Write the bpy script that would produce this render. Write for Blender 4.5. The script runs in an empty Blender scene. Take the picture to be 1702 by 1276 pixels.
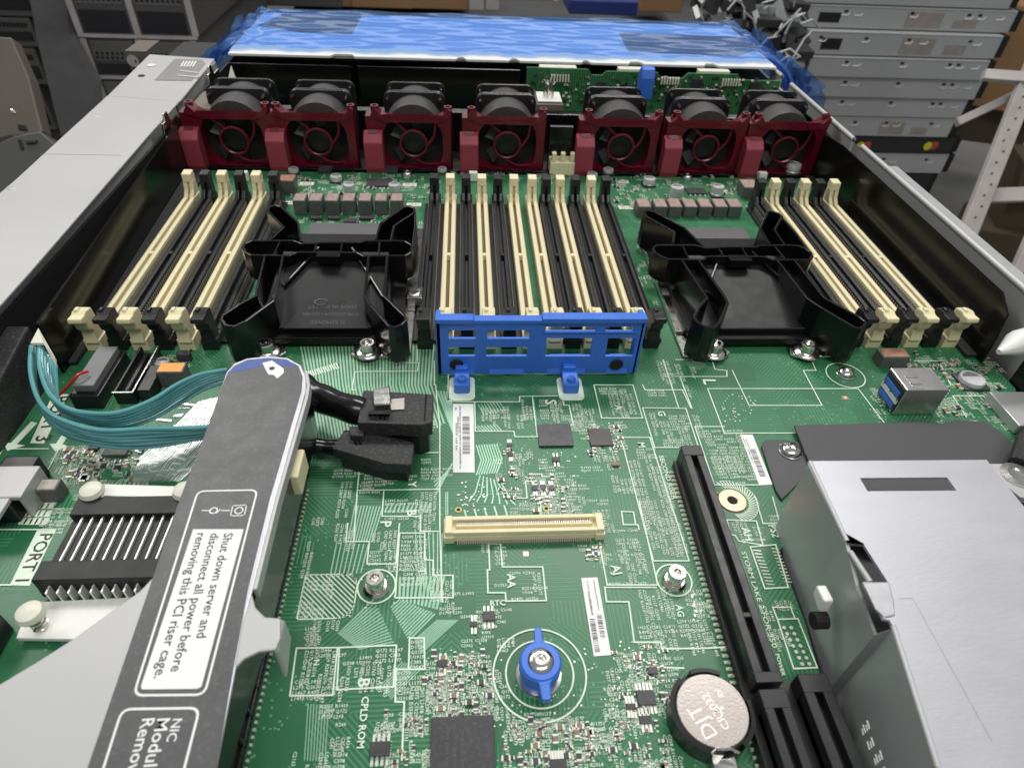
import bpy, bmesh, math, random
from mathutils import Vector, Matrix
random.seed(7)
S = 0.01            # the code below is written in centimetres; meshes are stored in metres
sc = bpy.context.scene
C = sc.collection
R_ = math.radians
# ------------------------------------------------------------------ camera
CAMZ = 19.0
FPX = 1084.7
_p, _y, _r = R_(41.77), R_(5.18), R_(-3.03)
cF = Vector((math.sin(_y)*math.cos(_p), math.cos(_y)*math.cos(_p), -math.sin(_p)))
cR = Vector((math.cos(_y), -math.sin(_y), 0)); cD = cF.cross(cR)
cR2 = cR*math.cos(_r) + cD*math.sin(_r); cD2 = -cR*math.sin(_r) + cD*math.cos(_r)
cam = bpy.data.cameras.new('camera'); co = bpy.data.objects.new('camera', cam); C.objects.link(co)
co.matrix_world = Matrix.Translation(Vector((0, 0, CAMZ*S))) @ Matrix((cR2, -cD2, -cF)).transposed().to_4x4()
cam.lens = 36*FPX/1702; cam.sensor_width = 36; cam.clip_start = 0.005; cam.clip_end = 60
cam.dof.use_dof = True; cam.dof.focus_distance = .27; cam.dof.aperture_fstop = 22
sc.camera = co
# ------------------------------------------------------------------ world and lamps (an indoor workshop)
w = bpy.data.worlds.new('World'); sc.world = w; w.use_nodes = True
bg = w.node_tree.nodes['Background']; bg.inputs[0].default_value = (.92, .97, 1, 1); bg.inputs[1].default_value = 0.24
def area(name, loc, target, sx, sy, power, col=(1, .98, .95)):
    l = bpy.data.lights.new(name, 'AREA'); l.shape = 'RECTANGLE'; l.size = sx*S; l.size_y = sy*S
    l.energy = power; l.color = col
    o = bpy.data.objects.new(name, l); C.objects.link(o); o.location = Vector(loc)*S
    o.rotation_euler = (Vector(target)-Vector(loc)).to_track_quat('-Z', 'Y').to_euler()
area('ceiling_lamp', (-125, 168, 185), (0, 25, 0), 140, 26, 20)
area('ceiling_lamp', (55, 150, 200), (5, 25, 0), 140, 26, 26)
area('film_glint_fill', (0, 405, 118), (0, 60, 4), 420, 40, 8)  # added unseen strip light, puts highlights on the blue film
area('ceiling_lamp', (20, -60, 190), (5, 30, 0), 150, 40, 17)
sc.view_settings.view_transform = 'Standard'; sc.view_settings.look = 'None'
sc.view_settings.exposure = 0.18; sc.view_settings.gamma = 1
sc.render.engine = 'CYCLES'
# ------------------------------------------------------------------ pixel of the photograph -> point (cm) on a plane
def _d(px, py): return cF*FPX + cR2*(px-851) + cD2*(py-638)
def P(px, py, z=0):
    d = _d(px, py); t = (z-CAMZ)/d.z; return Vector((d.x*t, d.y*t, z))
def PY(px, py, Y):
    d = _d(px, py); t = Y/d.y; return Vector((d.x*t, Y, CAMZ+d.z*t))
def PD(px, py, dep):
    d = _d(px, py)*(dep/FPX); return Vector((d.x, d.y, CAMZ+d.z))
# ------------------------------------------------------------------ materials
MATS = {}
def mat(name, col, rough=.5, metal=0, var=.12, vscale=60, bump=0, bscale=200, rvar=.1, coat=0, spec=.5, dust=0, stretch=None):
    m = bpy.data.materials.new(name); m.use_nodes = True; n = m.node_tree.nodes; L = m.node_tree.links
    b = n['Principled BSDF']; b.inputs['Base Color'].default_value = (*col, 1)
    b.inputs['Metallic'].default_value = metal; b.inputs['Specular IOR Level'].default_value = spec
    b.inputs['Coat Weight'].default_value = coat; b.inputs['Coat Roughness'].default_value = .12
    tc = n.new('ShaderNodeTexCoord'); src = tc.outputs['Object']
    if stretch:
        mp = n.new('ShaderNodeMapping'); mp.inputs['Scale'].default_value = stretch
        L.new(src, mp.inputs[0]); src = mp.outputs[0]
    nz = n.new('ShaderNodeTexNoise'); nz.inputs['Scale'].default_value = vscale; nz.inputs['Detail'].default_value = 6
    L.new(src, nz.inputs['Vector'])
    mx = n.new('ShaderNodeMix'); mx.data_type = 'RGBA'
    mx.inputs['A'].default_value = (*[c*(1-var) for c in col], 1); mx.inputs['B'].default_value = (*[min(1, c*(1+var)) for c in col], 1)
    L.new(nz.outputs['Fac'], mx.inputs['Factor']); outc = mx.outputs['Result']
    if dust:
        nd = n.new('ShaderNodeTexNoise'); nd.inputs['Scale'].default_value = 900; nd.inputs['Detail'].default_value = 3
        L.new(tc.outputs['Object'], nd.inputs['Vector'])
        rp = n.new('ShaderNodeMapRange'); rp.inputs['From Min'].default_value = .52; rp.inputs['From Max'].default_value = .75
        rp.inputs['To Max'].default_value = dust
        L.new(nd.outputs['Fac'], rp.inputs['Value'])
        m2 = n.new('ShaderNodeMix'); m2.data_type = 'RGBA'; m2.inputs['B'].default_value = (.45, .43, .4, 1)
        L.new(rp.outputs[0], m2.inputs['Factor']); L.new(outc, m2.inputs['A']); outc = m2.outputs['Result']
    L.new(outc, b.inputs['Base Color'])
    mr = n.new('ShaderNodeMapRange'); mr.inputs['To Min'].default_value = max(.02, rough-rvar); mr.inputs['To Max'].default_value = min(1, rough+rvar)
    nr = n.new('ShaderNodeTexNoise'); nr.inputs['Scale'].default_value = vscale*2.3; nr.inputs['Detail'].default_value = 4
    L.new(src, nr.inputs['Vector']); L.new(nr.outputs['Fac'], mr.inputs['Value']); L.new(mr.outputs[0], b.inputs['Roughness'])
    if bump:
        nb = n.new('ShaderNodeTexNoise'); nb.inputs['Scale'].default_value = bscale; nb.inputs['Detail'].default_value = 5
        L.new(src, nb.inputs['Vector'])
        bp = n.new('ShaderNodeBump'); bp.inputs['Strength'].default_value = bump; bp.inputs['Distance'].default_value = .0004
        L.new(nb.outputs['Fac'], bp.inputs['Height']); L.new(bp.outputs[0], b.inputs['Normal'])
    MATS[name] = m; return m
def pcb_mat(name, base, line, rough=.34):
    m = bpy.data.materials.new(name); m.use_nodes = True; n = m.node_tree.nodes; L = m.node_tree.links
    b = n['Principled BSDF']; tc = n.new('ShaderNodeTexCoord')
    vo = n.new('ShaderNodeTexVoronoi'); vo.distance = 'CHEBYCHEV'; vo.inputs['Scale'].default_value = 62; vo.inputs['Randomness'].default_value = .9
    L.new(tc.outputs['Object'], vo.inputs['Vector'])
    sp = n.new('ShaderNodeSeparateColor'); L.new(vo.outputs['Color'], sp.inputs[0])
    # direction per cell: 0, 45, 90 or -45 degrees
    ml = n.new('ShaderNodeMath'); ml.operation = 'MULTIPLY'; ml.inputs[1].default_value = 4; L.new(sp.outputs[0], ml.inputs[0])
    fl = n.new('ShaderNodeMath'); fl.operation = 'FLOOR'; L.new(ml.outputs[0], fl.inputs[0])
    an = n.new('ShaderNodeMath'); an.operation = 'MULTIPLY'; an.inputs[1].default_value = math.pi/4; L.new(fl.outputs[0], an.inputs[0])
    vr = n.new('ShaderNodeVectorRotate'); vr.rotation_type = 'Z_AXIS'; L.new(tc.outputs['Object'], vr.inputs['Vector']); L.new(an.outputs[0], vr.inputs['Angle'])
    wv = n.new('ShaderNodeTexWave'); wv.inputs['Scale'].default_value = 230; wv.inputs['Distortion'].default_value = .0
    L.new(vr.outputs[0], wv.inputs['Vector'])
    st = n.new('ShaderNodeMapRange'); st.inputs['From Min'].default_value = .55; st.inputs['From Max'].default_value = .8; L.new(wv.outputs['Fac'], st.inputs['Value'])
    gt = n.new('ShaderNodeMath'); gt.operation = 'GREATER_THAN'; gt.inputs[1].default_value = .35; L.new(sp.outputs[1], gt.inputs[0])
    mu = n.new('ShaderNodeMath'); mu.operation = 'MULTIPLY'; L.new(st.outputs[0], mu.inputs[0]); L.new(gt.outputs[0], mu.inputs[1])
    # vias
    v2 = n.new('ShaderNodeTexVoronoi'); v2.inputs['Scale'].default_value = 520; L.new(tc.outputs['Object'], v2.inputs['Vector'])
    vd = n.new('ShaderNodeMath'); vd.operation = 'LESS_THAN'; vd.inputs[1].default_value = .19; L.new(v2.outputs['Distance'], vd.inputs[0])
    nz = n.new('ShaderNodeTexNoise'); nz.inputs['Scale'].default_value = 28; L.new(tc.outputs['Object'], nz.inputs['Vector'])
    ng = n.new('ShaderNodeMath'); ng.operation = 'GREATER_THAN'; ng.inputs[1].default_value = .52; L.new(nz.outputs['Fac'], ng.inputs[0])
    vm = n.new('ShaderNodeMath'); vm.operation = 'MULTIPLY'; L.new(vd.outputs[0], vm.inputs[0]); L.new(ng.outputs[0], vm.inputs[1])
    n3 = n.new('ShaderNodeTexNoise'); n3.inputs['Scale'].default_value = 14; n3.inputs['Detail'].default_value = 4; L.new(tc.outputs['Object'], n3.inputs['Vector'])
    c0 = n.new('ShaderNodeMix'); c0.data_type = 'RGBA'; c0.inputs['A'].default_value = (*[c*.7 for c in base], 1); c0.inputs['B'].default_value = (*[c*1.3 for c in base], 1)
    L.new(n3.outputs['Fac'], c0.inputs['Factor'])
    f1 = n.new('ShaderNodeMath'); f1.operation = 'MULTIPLY'; f1.inputs[1].default_value = .5; L.new(mu.outputs[0], f1.inputs[0])
    c1 = n.new('ShaderNodeMix'); c1.data_type = 'RGBA'; L.new(f1.outputs[0], c1.inputs['Factor']); L.new(c0.outputs['Result'], c1.inputs['A']); c1.inputs['B'].default_value = (*line, 1)
    f2 = n.new('ShaderNodeMath'); f2.operation = 'MULTIPLY'; f2.inputs[1].default_value = .6; L.new(vm.outputs[0], f2.inputs[0])
    c2 = n.new('ShaderNodeMix'); c2.data_type = 'RGBA'; L.new(f2.outputs[0], c2.inputs['Factor']); L.new(c1.outputs['Result'], c2.inputs['A']); c2.inputs['B'].default_value = (line[0]*2.4, line[1]*1.7, line[2]*2.0, 1)
    L.new(c2.outputs['Result'], b.inputs['Base Color'])
    mr = n.new('ShaderNodeMapRange'); mr.inputs['To Min'].default_value = rough-.08; mr.inputs['To Max'].default_value = rough+.14
    L.new(n3.outputs['Fac'], mr.inputs['Value']); L.new(mr.outputs[0], b.inputs['Roughness'])
    bp = n.new('ShaderNodeBump'); bp.inputs['Strength'].default_value = .35; bp.inputs['Distance'].default_value = .0002
    ad = n.new('ShaderNodeMath'); ad.operation = 'ADD'; L.new(mu.outputs[0], ad.inputs[0]); L.new(vm.outputs[0], ad.inputs[1])
    L.new(ad.outputs[0], bp.inputs['Height']); L.new(bp.outputs[0], b.inputs['Normal'])
    MATS[name] = m; return m
M_pcb = pcb_mat('pcb green', (.024, .142, .058), (.075, .30, .14))
M_pcb2 = pcb_mat('backplane green', (.02, .13, .045), (.12, .36, .15), .45)
M_silk = mat('silkscreen', (.74, .86, .70), .6, var=.15, vscale=400)
M_silkd = mat('silkscreen fine print', (.70, .82, .66), .6, var=.2, vscale=500)
M_trace = mat('glinting trace', (.30, .52, .36), .36, metal=.2, var=.2, vscale=200)  # trace green made paler for the light glinting on it
M_solder = mat('solder', (.66, .67, .60), .42, metal=.5, var=.15, vscale=500)
M_cream = mat('cream plastic', (.80, .72, .46), .45, var=.07, vscale=120, bump=.1, bscale=500)
M_blk = mat('black slot plastic', (.012, .012, .013), .38, var=.3, vscale=100, rvar=.12)
M_gloss = mat('glossy black plastic', (.005, .005, .006), .23, var=.3, vscale=60, rvar=.06, coat=.12, spec=.42)
M_sheet = mat('black baffle sheet', (.006, .006, .006), .17, var=.4, vscale=40, rvar=.06, spec=.35, bump=.05, bscale=60)
M_mblk = mat('matt black', (.02, .02, .021), .62, var=.25, vscale=90, dust=.12)
M_dgrey = mat('charcoal insulator', (.065, .065, .07), .5, var=.06, vscale=60, rvar=.06)
M_grey = mat('fan grey plastic', (.05, .047, .047), .48, var=.2, vscale=90, dust=.1)
M_red = mat('burgundy plastic', (.115, .003, .015), .3, var=.15, vscale=120, rvar=.08, coat=.2)
M_redm = mat('burgundy textured grip', (.30, .04, .065), .55, var=.25, vscale=900, bump=.5, bscale=1500)
M_blue = mat('royal blue plastic', (.045, .17, .66), .34, var=.1, vscale=90, bump=.06, bscale=250)
M_chrome = mat('nickel metal', (.74, .72, .67), .2, metal=1, var=.12, vscale=200)
M_steel = mat('galvanised sheet steel', (.52, .52, .56), .42, metal=.5, var=.08, vscale=20, rvar=.1, bump=.12, bscale=500, stretch=(1, 3, 1))
M_side = mat('galvanised steel side', (.50, .51, .51), .44, metal=.5, var=.12, vscale=26, rvar=.1, bump=.06, bscale=500)
M_ledge = mat('light grey zinc sheet', (.47, .47, .465), .5, metal=.3, var=.10, vscale=14, bump=.05, bscale=700, rvar=.06)
M_dark = mat('dark chassis steel', (.05, .05, .05), .45, metal=.6, var=.3, vscale=30)
M_white = mat('white plastic', (.8, .8, .76), .45, var=.05, vscale=200)
M_ivory = mat('ivory pin', (.75, .74, .62), .4, var=.08, vscale=200)
M_label = mat('printed grey label', (.085, .085, .088), .42, var=.15, vscale=90, dust=.10)
M_paper = mat('white label paper', (.82, .82, .80), .5, var=.03, vscale=200)
M_ink = mat('dark ink', (.03, .03, .03), .6)
M_inkg = mat('grey ink', (.14, .14, .15), .6, var=.3, vscale=500)
M_winkt = mat('white ink', (.8, .8, .78), .5)
M_teal = mat('teal ribbon cable', (.12, .36, .38), .3, var=.22, vscale=50, rvar=.08, coat=.4)
M_cap = mat('aluminium can', (.74, .74, .74), .34, metal=.5, var=.1, vscale=200)
M_choke = mat('choke grey ferrite', (.10, .10, .095), .5, var=.25, vscale=300, dust=.2)
M_choket = mat('choke top', (.36, .25, .22), .5, var=.5, vscale=350)
M_copper = mat('copper', (.62, .34, .24), .35, metal=.8, var=.25, vscale=300)
M_chip = mat('chip epoxy', (.04, .038, .042), .42, var=.2, vscale=150, dust=.08)
M_tan = mat('ceramic tan', (.24, .17, .11), .5, var=.3, vscale=600)
M_yel = mat('yellow connector edge', (.62, .5, .16), .45)
M_cell = mat('coin cell steel', (.40, .36, .335), .34, metal=.75, var=.06, vscale=60, rvar=.05, bump=.1, bscale=1500)
M_orange = mat('orange kapton', (.9, .32, .03), .4, var=.3, vscale=400)
M_cardb = mat('cardboard', (.30, .17, .08), .8, var=.15, vscale=12)
M_floor = mat('worn grey floor', (.27, .26, .25), .7, var=.35, vscale=5, bump=.3, bscale=40)
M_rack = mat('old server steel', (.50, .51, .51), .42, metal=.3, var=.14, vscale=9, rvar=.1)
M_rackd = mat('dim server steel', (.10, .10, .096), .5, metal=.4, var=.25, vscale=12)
M_rackp = mat('pinkish grey steel', (.14, .115, .10), .5, metal=.3, var=.15, vscale=14)
M_shelf = mat('chipped white angle iron', (.42, .39, .37), .6, var=.3, vscale=30, bump=.2, bscale=60)
M_vent = mat('vent black', (.01, .01, .01), .8)
M_cloth = mat('black foam sheet', (.022, .022, .024), .85, var=.4, vscale=20, bump=.5, bscale=30)
M_bin = mat('dark blue bin', (.015, .03, .18), .5)
M_wall = mat('dim wall', (.05, .05, .052), .8, var=.3, vscale=3)
M_stick = mat('faded server sticker', (.34, .30, .27), .5, var=.35, vscale=60)
M_ystk = mat('yellow dot', (.75, .65, .03), .5); M_rstk = mat('red dot', (.5, .07, .05), .5)
M_brown = mat('brown label', (.24, .12, .08), .5, var=.6, vscale=50)
M_tinglare = mat('ribbed glare steel', (.82, .85, .82), .38, metal=.85, var=.3, vscale=160, bump=.8, bscale=500)
M_redw = mat('red wire', (.6, .02, .02), .35)
def film_mat():
    m = bpy.data.materials.new('blue film'); m.use_nodes = True; n = m.node_tree.nodes; L = m.node_tree.links
    b = n['Principled BSDF']; b.inputs['Base Color'].default_value = (.20, .44, .97, 1); b.inputs['Roughness'].default_value = .3
    b.inputs['Coat Weight'].default_value = 1
    tr = n.new('ShaderNodeBsdfTransparent'); tr.inputs[0].default_value = (.42, .62, 1, 1)
    mx = n.new('ShaderNodeMixShader'); mx.inputs[0].default_value = .32
    tc = n.new('ShaderNodeTexCoord'); mp = n.new('ShaderNodeMapping'); mp.inputs['Scale'].default_value = (1.6, 1, 1)
    L.new(tc.outputs['Object'], mp.inputs[0])
    n1 = n.new('ShaderNodeTexNoise'); n1.inputs['Scale'].default_value = 3.4; n1.inputs['Detail'].default_value = 10; n1.inputs['Roughness'].default_value = .62; n1.inputs['Distortion'].default_value = .6
    L.new(mp.outputs[0], n1.inputs['Vector'])
    av = n.new('ShaderNodeMix'); av.data_type = 'RGBA'; av.inputs['Factor'].default_value = .12
    L.new(mp.outputs[0], av.inputs['A']); L.new(n1.outputs['Color'], av.inputs['B'])
    v1 = n.new('ShaderNodeTexVoronoi'); v1.feature = 'DISTANCE_TO_EDGE'; v1.inputs['Scale'].default_value = 7; L.new(av.outputs['Result'], v1.inputs['Vector'])
    cr = n.new('ShaderNodeMapRange'); cr.inputs['From Max'].default_value = .05; cr.inputs['To Min'].default_value = .12; cr.inputs['To Max'].default_value = 0; L.new(v1.outputs['Distance'], cr.inputs['Value'])
    ad = n.new('ShaderNodeMath'); ad.operation = 'ADD'; L.new(n1.outputs['Fac'], ad.inputs[0]); L.new(cr.outputs[0], ad.inputs[1])
    bp = n.new('ShaderNodeBump'); bp.inputs['Strength'].default_value = 1; bp.inputs['Distance'].default_value = .0017
    L.new(ad.outputs[0], bp.inputs['Height']); L.new(bp.outputs[0], b.inputs['Normal'])
    L.new(tr.outputs[0], mx.inputs[1]); L.new(b.outputs[0], mx.inputs[2]); L.new(mx.outputs[0], n['Material Output'].inputs[0])
    return m
M_film = film_mat()
# ------------------------------------------------------------------ mesh building
class MB:
    def __init__(s): s.v = []; s.f = []; s.m = []; s.mi = 0
    def add(s, vs, fs):
        k = len(s.v); s.v += [tuple(v) for v in vs]; s.f += [tuple(i+k for i in f) for f in fs]; s.m += [s.mi]*len(fs); return s
    def box(s, x0, x1, y0, y1, z0, z1, rot=None, piv=None):
        vs = [Vector((x, y, z)) for z in (z0, z1) for y in (y0, y1) for x in (x0, x1)]
        if rot:
            p = piv or Vector(((x0+x1)/2, (y0+y1)/2, (z0+z1)/2)); vs = [p + rot @ (v-p) for v in vs]
        return s.add(vs, [(0, 2, 3, 1), (4, 5, 7, 6), (0, 1, 5, 4), (2, 6, 7, 3), (0, 4, 6, 2), (1, 3, 7, 5)])
    def quad(s, a, b, c, d): return s.add([a, b, c, d], [(0, 1, 2, 3)])
    def prism(s, poly, z0, z1):          # poly of (x,y); z0/z1 may be numbers
        n = len(poly); area_ = sum(poly[i][0]*poly[(i+1) % n][1]-poly[(i+1) % n][0]*poly[i][1] for i in range(n))
        if area_ < 0: poly = poly[::-1]
        vs = [(p[0], p[1], z0) for p in poly]+[(p[0], p[1], z1) for p in poly]
        return s.add(vs, [tuple(range(n))[::-1], tuple(range(n, 2*n))]+[(i, (i+1) % n, n+(i+1) % n, n+i) for i in range(n)])
    def prismx(s, poly, x0, x1):         # poly of (y,z) extruded in x
        n = len(poly); a = sum(poly[i][0]*poly[(i+1) % n][1]-poly[(i+1) % n][0]*poly[i][1] for i in range(n))
        if a < 0: poly = poly[::-1]
        vs = [(x0, p[0], p[1]) for p in poly]+[(x1, p[0], p[1]) for p in poly]
        return s.add(vs, [tuple(range(n))[::-1], tuple(range(n, 2*n))]+[(i, (i+1) % n, n+(i+1) % n, n+i) for i in range(n)])
    def prismy(s, poly, y0, y1):         # poly of (x,z) extruded in y
        n = len(poly); a = sum(poly[i][0]*poly[(i+1) % n][1]-poly[(i+1) % n][0]*poly[i][1] for i in range(n))
        if a > 0: poly = poly[::-1]
        vs = [(p[0], y0, p[1]) for p in poly]+[(p[0], y1, p[1]) for p in poly]
        return s.add(vs, [tuple(range(n))[::-1], tuple(range(n, 2*n))]+[(i, (i+1) % n, n+(i+1) % n, n+i) for i in range(n)])
    def hull(s, bot, top):               # loft between two equal loops of 3D points
        n = len(bot)
        return s.add(list(bot)+list(top), [tuple(range(n))[::-1], tuple(range(n, 2*n))]+[(i, (i+1) % n, n+(i+1) % n, n+i) for i in range(n)])
    def lathe(s, c, prof, n=24, axis='z', a0=0, a1=2*math.pi):   # prof (r, h)
        vs = []; full = abs(a1-a0-2*math.pi) < 1e-6; k = n if full else n+1
        for r, h in prof:
            for i in range(k):
                a = a0+(a1-a0)*i/n; u, v = r*math.cos(a), r*math.sin(a)
                vs.append(Vector(c)+(Vector((u, v, h)) if axis == 'z' else Vector((u, h, v)) if axis == 'y' else Vector((h, u, v))))
        fs = []
        for j in range(len(prof)-1):
            for i in range(n):
                i2 = (i+1) % k; f = (j*k+i, j*k+i2, (j+1)*k+i2, (j+1)*k+i)
                fs.append(f if axis != 'y' else f[::-1])
        return s.add(vs, fs)
    def cyl(s, c, r, z0, z1, n=24, axis='z', r2=None):
        r2 = r if r2 is None else r2
        return s.lathe(c, [(.0001, z0), (r, z0), (r2, z1), (.0001, z1)], n, axis)
    def tube(s, pts, r, n=8, cap=True):
        pts = [Vector(p) for p in pts]; k = len(s.v); prev = None; vs = []
        for i, p in enumerate(pts):
            t = (pts[min(i+1, len(pts)-1)]-pts[max(i-1, 0)]).normalized()
            if prev is None: u = t.orthogonal().normalized()
            else: u = (prev-t*prev.dot(t)).normalized()
            prev = u; v = t.cross(u)
            rr = r[i] if isinstance(r, (list, tuple)) else r
            for j in range(n): a = 2*math.pi*j/n; vs.append(p+(u*math.cos(a)+v*math.sin(a))*rr)
        fs = [(i*n+j, i*n+(j+1) % n, (i+1)*n+(j+1) % n, (i+1)*n+j) for i in range(len(pts)-1) for j in range(n)]
        if cap: fs += [tuple(range(n))[::-1], tuple(range((len(pts)-1)*n, len(pts)*n))]
        return s.add(vs, fs)
    def wall(s, path, z0, z1, t, closed=False):     # vertical wall of thickness t along xy path
        p = [Vector((q[0], q[1])) for q in path]; n = len(p); L, R = [], []
        for i in range(n):
            a = p[(i-1) % n] if (closed or i > 0) else p[i]; b = p[(i+1) % n] if (closed or i < n-1) else p[i]
            d1 = (p[i]-a).normalized() if (p[i]-a).length > 1e-6 else (b-p[i]).normalized()
            d2 = (b-p[i]).normalized() if (b-p[i]).length > 1e-6 else d1
            nn = Vector((-(d1+d2).y, (d1+d2).x)); nn = nn.normalized() if nn.length > 1e-6 else Vector((-d1.y, d1.x))
            k = max(.5, nn.dot(Vector((-d1.y, d1.x)))); L.append(p[i]+nn*t/2/k); R.append(p[i]-nn*t/2/k)
        zz0 = z0 if isinstance(z0, (list, tuple)) else [z0]*n; zz1 = z1 if isinstance(z1, (list, tuple)) else [z1]*n
        vs = []
        for i in range(n): vs += [(L[i].x, L[i].y, zz0[i]), (R[i].x, R[i].y, zz0[i]), (R[i].x, R[i].y, zz1[i]), (L[i].x, L[i].y, zz1[i])]
        fs = []
        for i in range(n if closed else n-1):
            a = 4*i; b = 4*((i+1) % n)
            fs += [(a+k, a+(k+1) % 4, b+(k+1) % 4, b+k) for k in range(4)]
        if not closed: fs += [(3, 2, 1, 0), (4*n-4, 4*n-3, 4*n-2, 4*n-1)]
        return s.add(vs, fs)
    def line(s, a, b, w, z=None):        # flat strip on the board
        a = Vector(a); b = Vector(b); z = a.z if z is None else z
        d = Vector((b.x-a.x, b.y-a.y, 0))
        if d.length < 1e-5: return s
        d.normalize(); n = Vector((-d.y, d.x, 0))*w/2; e = d*w/2
        q = [a-e-n, b+e-n, b+e+n, a-e+n]
        return s.add([(v.x, v.y, z) for v in q], [(0, 1, 2, 3)])
    def build(s, name, mats, parent=None, base=None, bevel=0, smooth=False, seg=2, fix=True):
        me = bpy.data.meshes.new(name)
        o0 = Vector(base) if base is not None else (Vector(parent['_b']) if parent is not None else Vector((0, 0, 0)))
        me.from_pydata([((v[0]-o0.x)*S, (v[1]-o0.y)*S, (v[2]-o0.z)*S) for v in s.v], [], s.f)
        if not isinstance(mats, (list, tuple)): mats = [mats]
        for q in mats: me.materials.append(q)
        for i, pl in enumerate(me.polygons): pl.material_index = s.m[i]
        if fix:
            b = bmesh.new(); b.from_mesh(me); bmesh.ops.recalc_face_normals(b, faces=b.faces); b.to_mesh(me); b.free()
        if smooth:
            me.polygons.foreach_set('use_smooth', [True]*len(me.polygons))
            me.set_sharp_from_angle(angle=R_(38))
        me.update()
        o = bpy.data.objects.new(name, me); C.objects.link(o)
        if parent is not None: o.parent = parent; o['_b'] = tuple(parent['_b'])
        else: o.location = o0*S; o['_b'] = tuple(o0)
        if bevel:
            md = o.modifiers.new('bevel', 'BEVEL'); md.width = bevel*S; md.segments = seg; md.limit_method = 'ANGLE'; md.angle_limit = R_(40)
        return o
def tag(o, label, cat, group=None):
    o['label'] = label; o['category'] = cat
    if group: o['group'] = group
    return o
def thing(name, label, cat, base, group=None):
    o = bpy.data.objects.new(name, None); C.objects.link(o); o.empty_display_size = .02
    o.location = Vector(base)*S; o['_b'] = tuple(base); return tag(o, label, cat, group)
def copy_tree(o, parent=None):
    c = o.copy(); C.objects.link(c)
    if parent is not None: c.parent = parent
    for ch in [q for q in o.children]: copy_tree(ch, c)
    return c
def move(root, d):
    root.location = root.location + Vector(d)*S
def rrect(x0, x1, y0, y1, r, n=5):
    out = []
    for cx, cy, a0 in ((x1-r, y1-r, 0), (x0+r, y1-r, 90), (x0+r, y0+r, 180), (x1-r, y0+r, 270)):
        for i in range(n+1): a = R_(a0+90*i/n); out.append((cx+r*math.cos(a), cy+r*math.sin(a)))
    return out
def arc(cx, cy, r, a0, a1, n=8): return [(cx+r*math.cos(R_(a0+(a1-a0)*i/n)), cy+r*math.sin(R_(a0+(a1-a0)*i/n))) for i in range(n+1)]
def smooth_path(pts, n=6):
    pts = [Vector(p) for p in pts]; out = []
    for i in range(len(pts)-1):
        p0 = pts[max(i-1, 0)]; p1 = pts[i]; p2 = pts[i+1]; p3 = pts[min(i+2, len(pts)-1)]
        for k in range(n):
            t = k/n; out.append(.5*((2*p1)+(p2-p0)*t+(2*p0-5*p1+4*p2-p3)*t*t+(3*p1-p0-3*p2+p3)*t**3))
    out.append(pts[-1]); return out
_tc = {}
def text_geo(s, bold=0):
    if (s, bold) in _tc: return _tc[(s, bold)]
    cu = bpy.data.curves.new('t', 'FONT'); cu.body = s; cu.offset = bold; cu.resolution_u = 2 if len(s) > 5 or not s[-1].isdigit() else 1
    o = bpy.data.objects.new('t', cu); C.objects.link(o); dg = bpy.context.evaluated_depsgraph_get()
    me = bpy.data.meshes.new_from_object(o.evaluated_get(dg)); C.objects.unlink(o)
    vs = [(v.co.x, v.co.y) for v in me.vertices]; fs = [tuple(p.vertices) for p in me.polygons]
    x0 = min(v[0] for v in vs); x1 = max(v[0] for v in vs)
    vs = [(x-x0, y) for x, y in vs]
    bpy.data.objects.remove(o); bpy.data.curves.remove(cu); bpy.data.meshes.remove(me)
    _tc[(s, bold)] = (vs, fs, x1-x0); return _tc[(s, bold)]
def text(mb, s, A, B, z=None, bold=.01, hs=1.0, up=None):
    """text whose baseline runs from world point A to B; letters stand to the left of that direction (seen from above)"""
    A = Vector(A); B = Vector(B); vs, fs, W = text_geo(s, bold); d = B-A; k = d.length/W; d.normalize()
    u = up if up is not None else Vector((0, 0, 1)).cross(d).normalized()
    mb.add([A+d*(x*k)+u*(y*k*hs) for x, y in vs], fs)
# ------------------------------------------------------------------ setting
FZ = -62.0
fl = MB(); fl.quad((-600, -200, FZ), (600, -200, FZ), (600, 900, FZ), (-600, 900, FZ)); o = fl.build('floor', M_floor); o['kind'] = 'structure'
wl = MB(); wl.box(-600, 600, 420, 430, FZ, 300); o = wl.build('back_wall', M_wall); o['kind'] = 'structure'
wl = MB(); wl.box(-30, 33, -30, 78, -6, -1.6); o = wl.build('workbench_top', M_mblk); tag(o, 'dark workbench top underneath the open server', 'workbench')

# ------------------------------------------------------------------ the open server's chassis
ZB = -.9
ch = thing('server_chassis', 'open rack server chassis holding the green motherboard, lid removed', 'server chassis', (3.4, 30, ZB))
m = MB(); m.box(-18.4, 25.4, -2, 68, ZB-.15, ZB); m.build('chassis_floor', M_dark, ch)
# right wall: steel with a rolled upper rim, notched
yA = [(-2, 40.0), (41.2, 52.2), (54.2, 56.2)]
m = MB()
for a, b in yA:
    m.box(25.25, 25.42, a, b, ZB, 3.32)
    m.lathe((25.33, 0, 3.33), [(.0001, a), (.16, a), (.16, b), (.0001, b)], 10, 'y')
m.box(25.25, 25.42, 40.0, 68, ZB, 2.5)
m.build('side_wall', M_ledge, ch, smooth=True)
m = MB(); m.box(25.42, 27.2, -2, 38.5, 2.6, 2.72); m.box(27.1, 27.2, -2, 38.5, ZB, 2.7); m.build('rail', M_side, ch, bevel=.04)
m = MB(); m.box(-18.55, -18.4, -2, 66, ZB, 2.9); m.build('side_wall', M_dark, ch)
m = MB(); m.prismx([(13.5, -.6), (13.5, .6), (16, 1.4), (22.0, 2.6), (22.0, -.6)], -18.4, -17.5); m.build('cable_guard', M_mblk, ch, bevel=.1)
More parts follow.
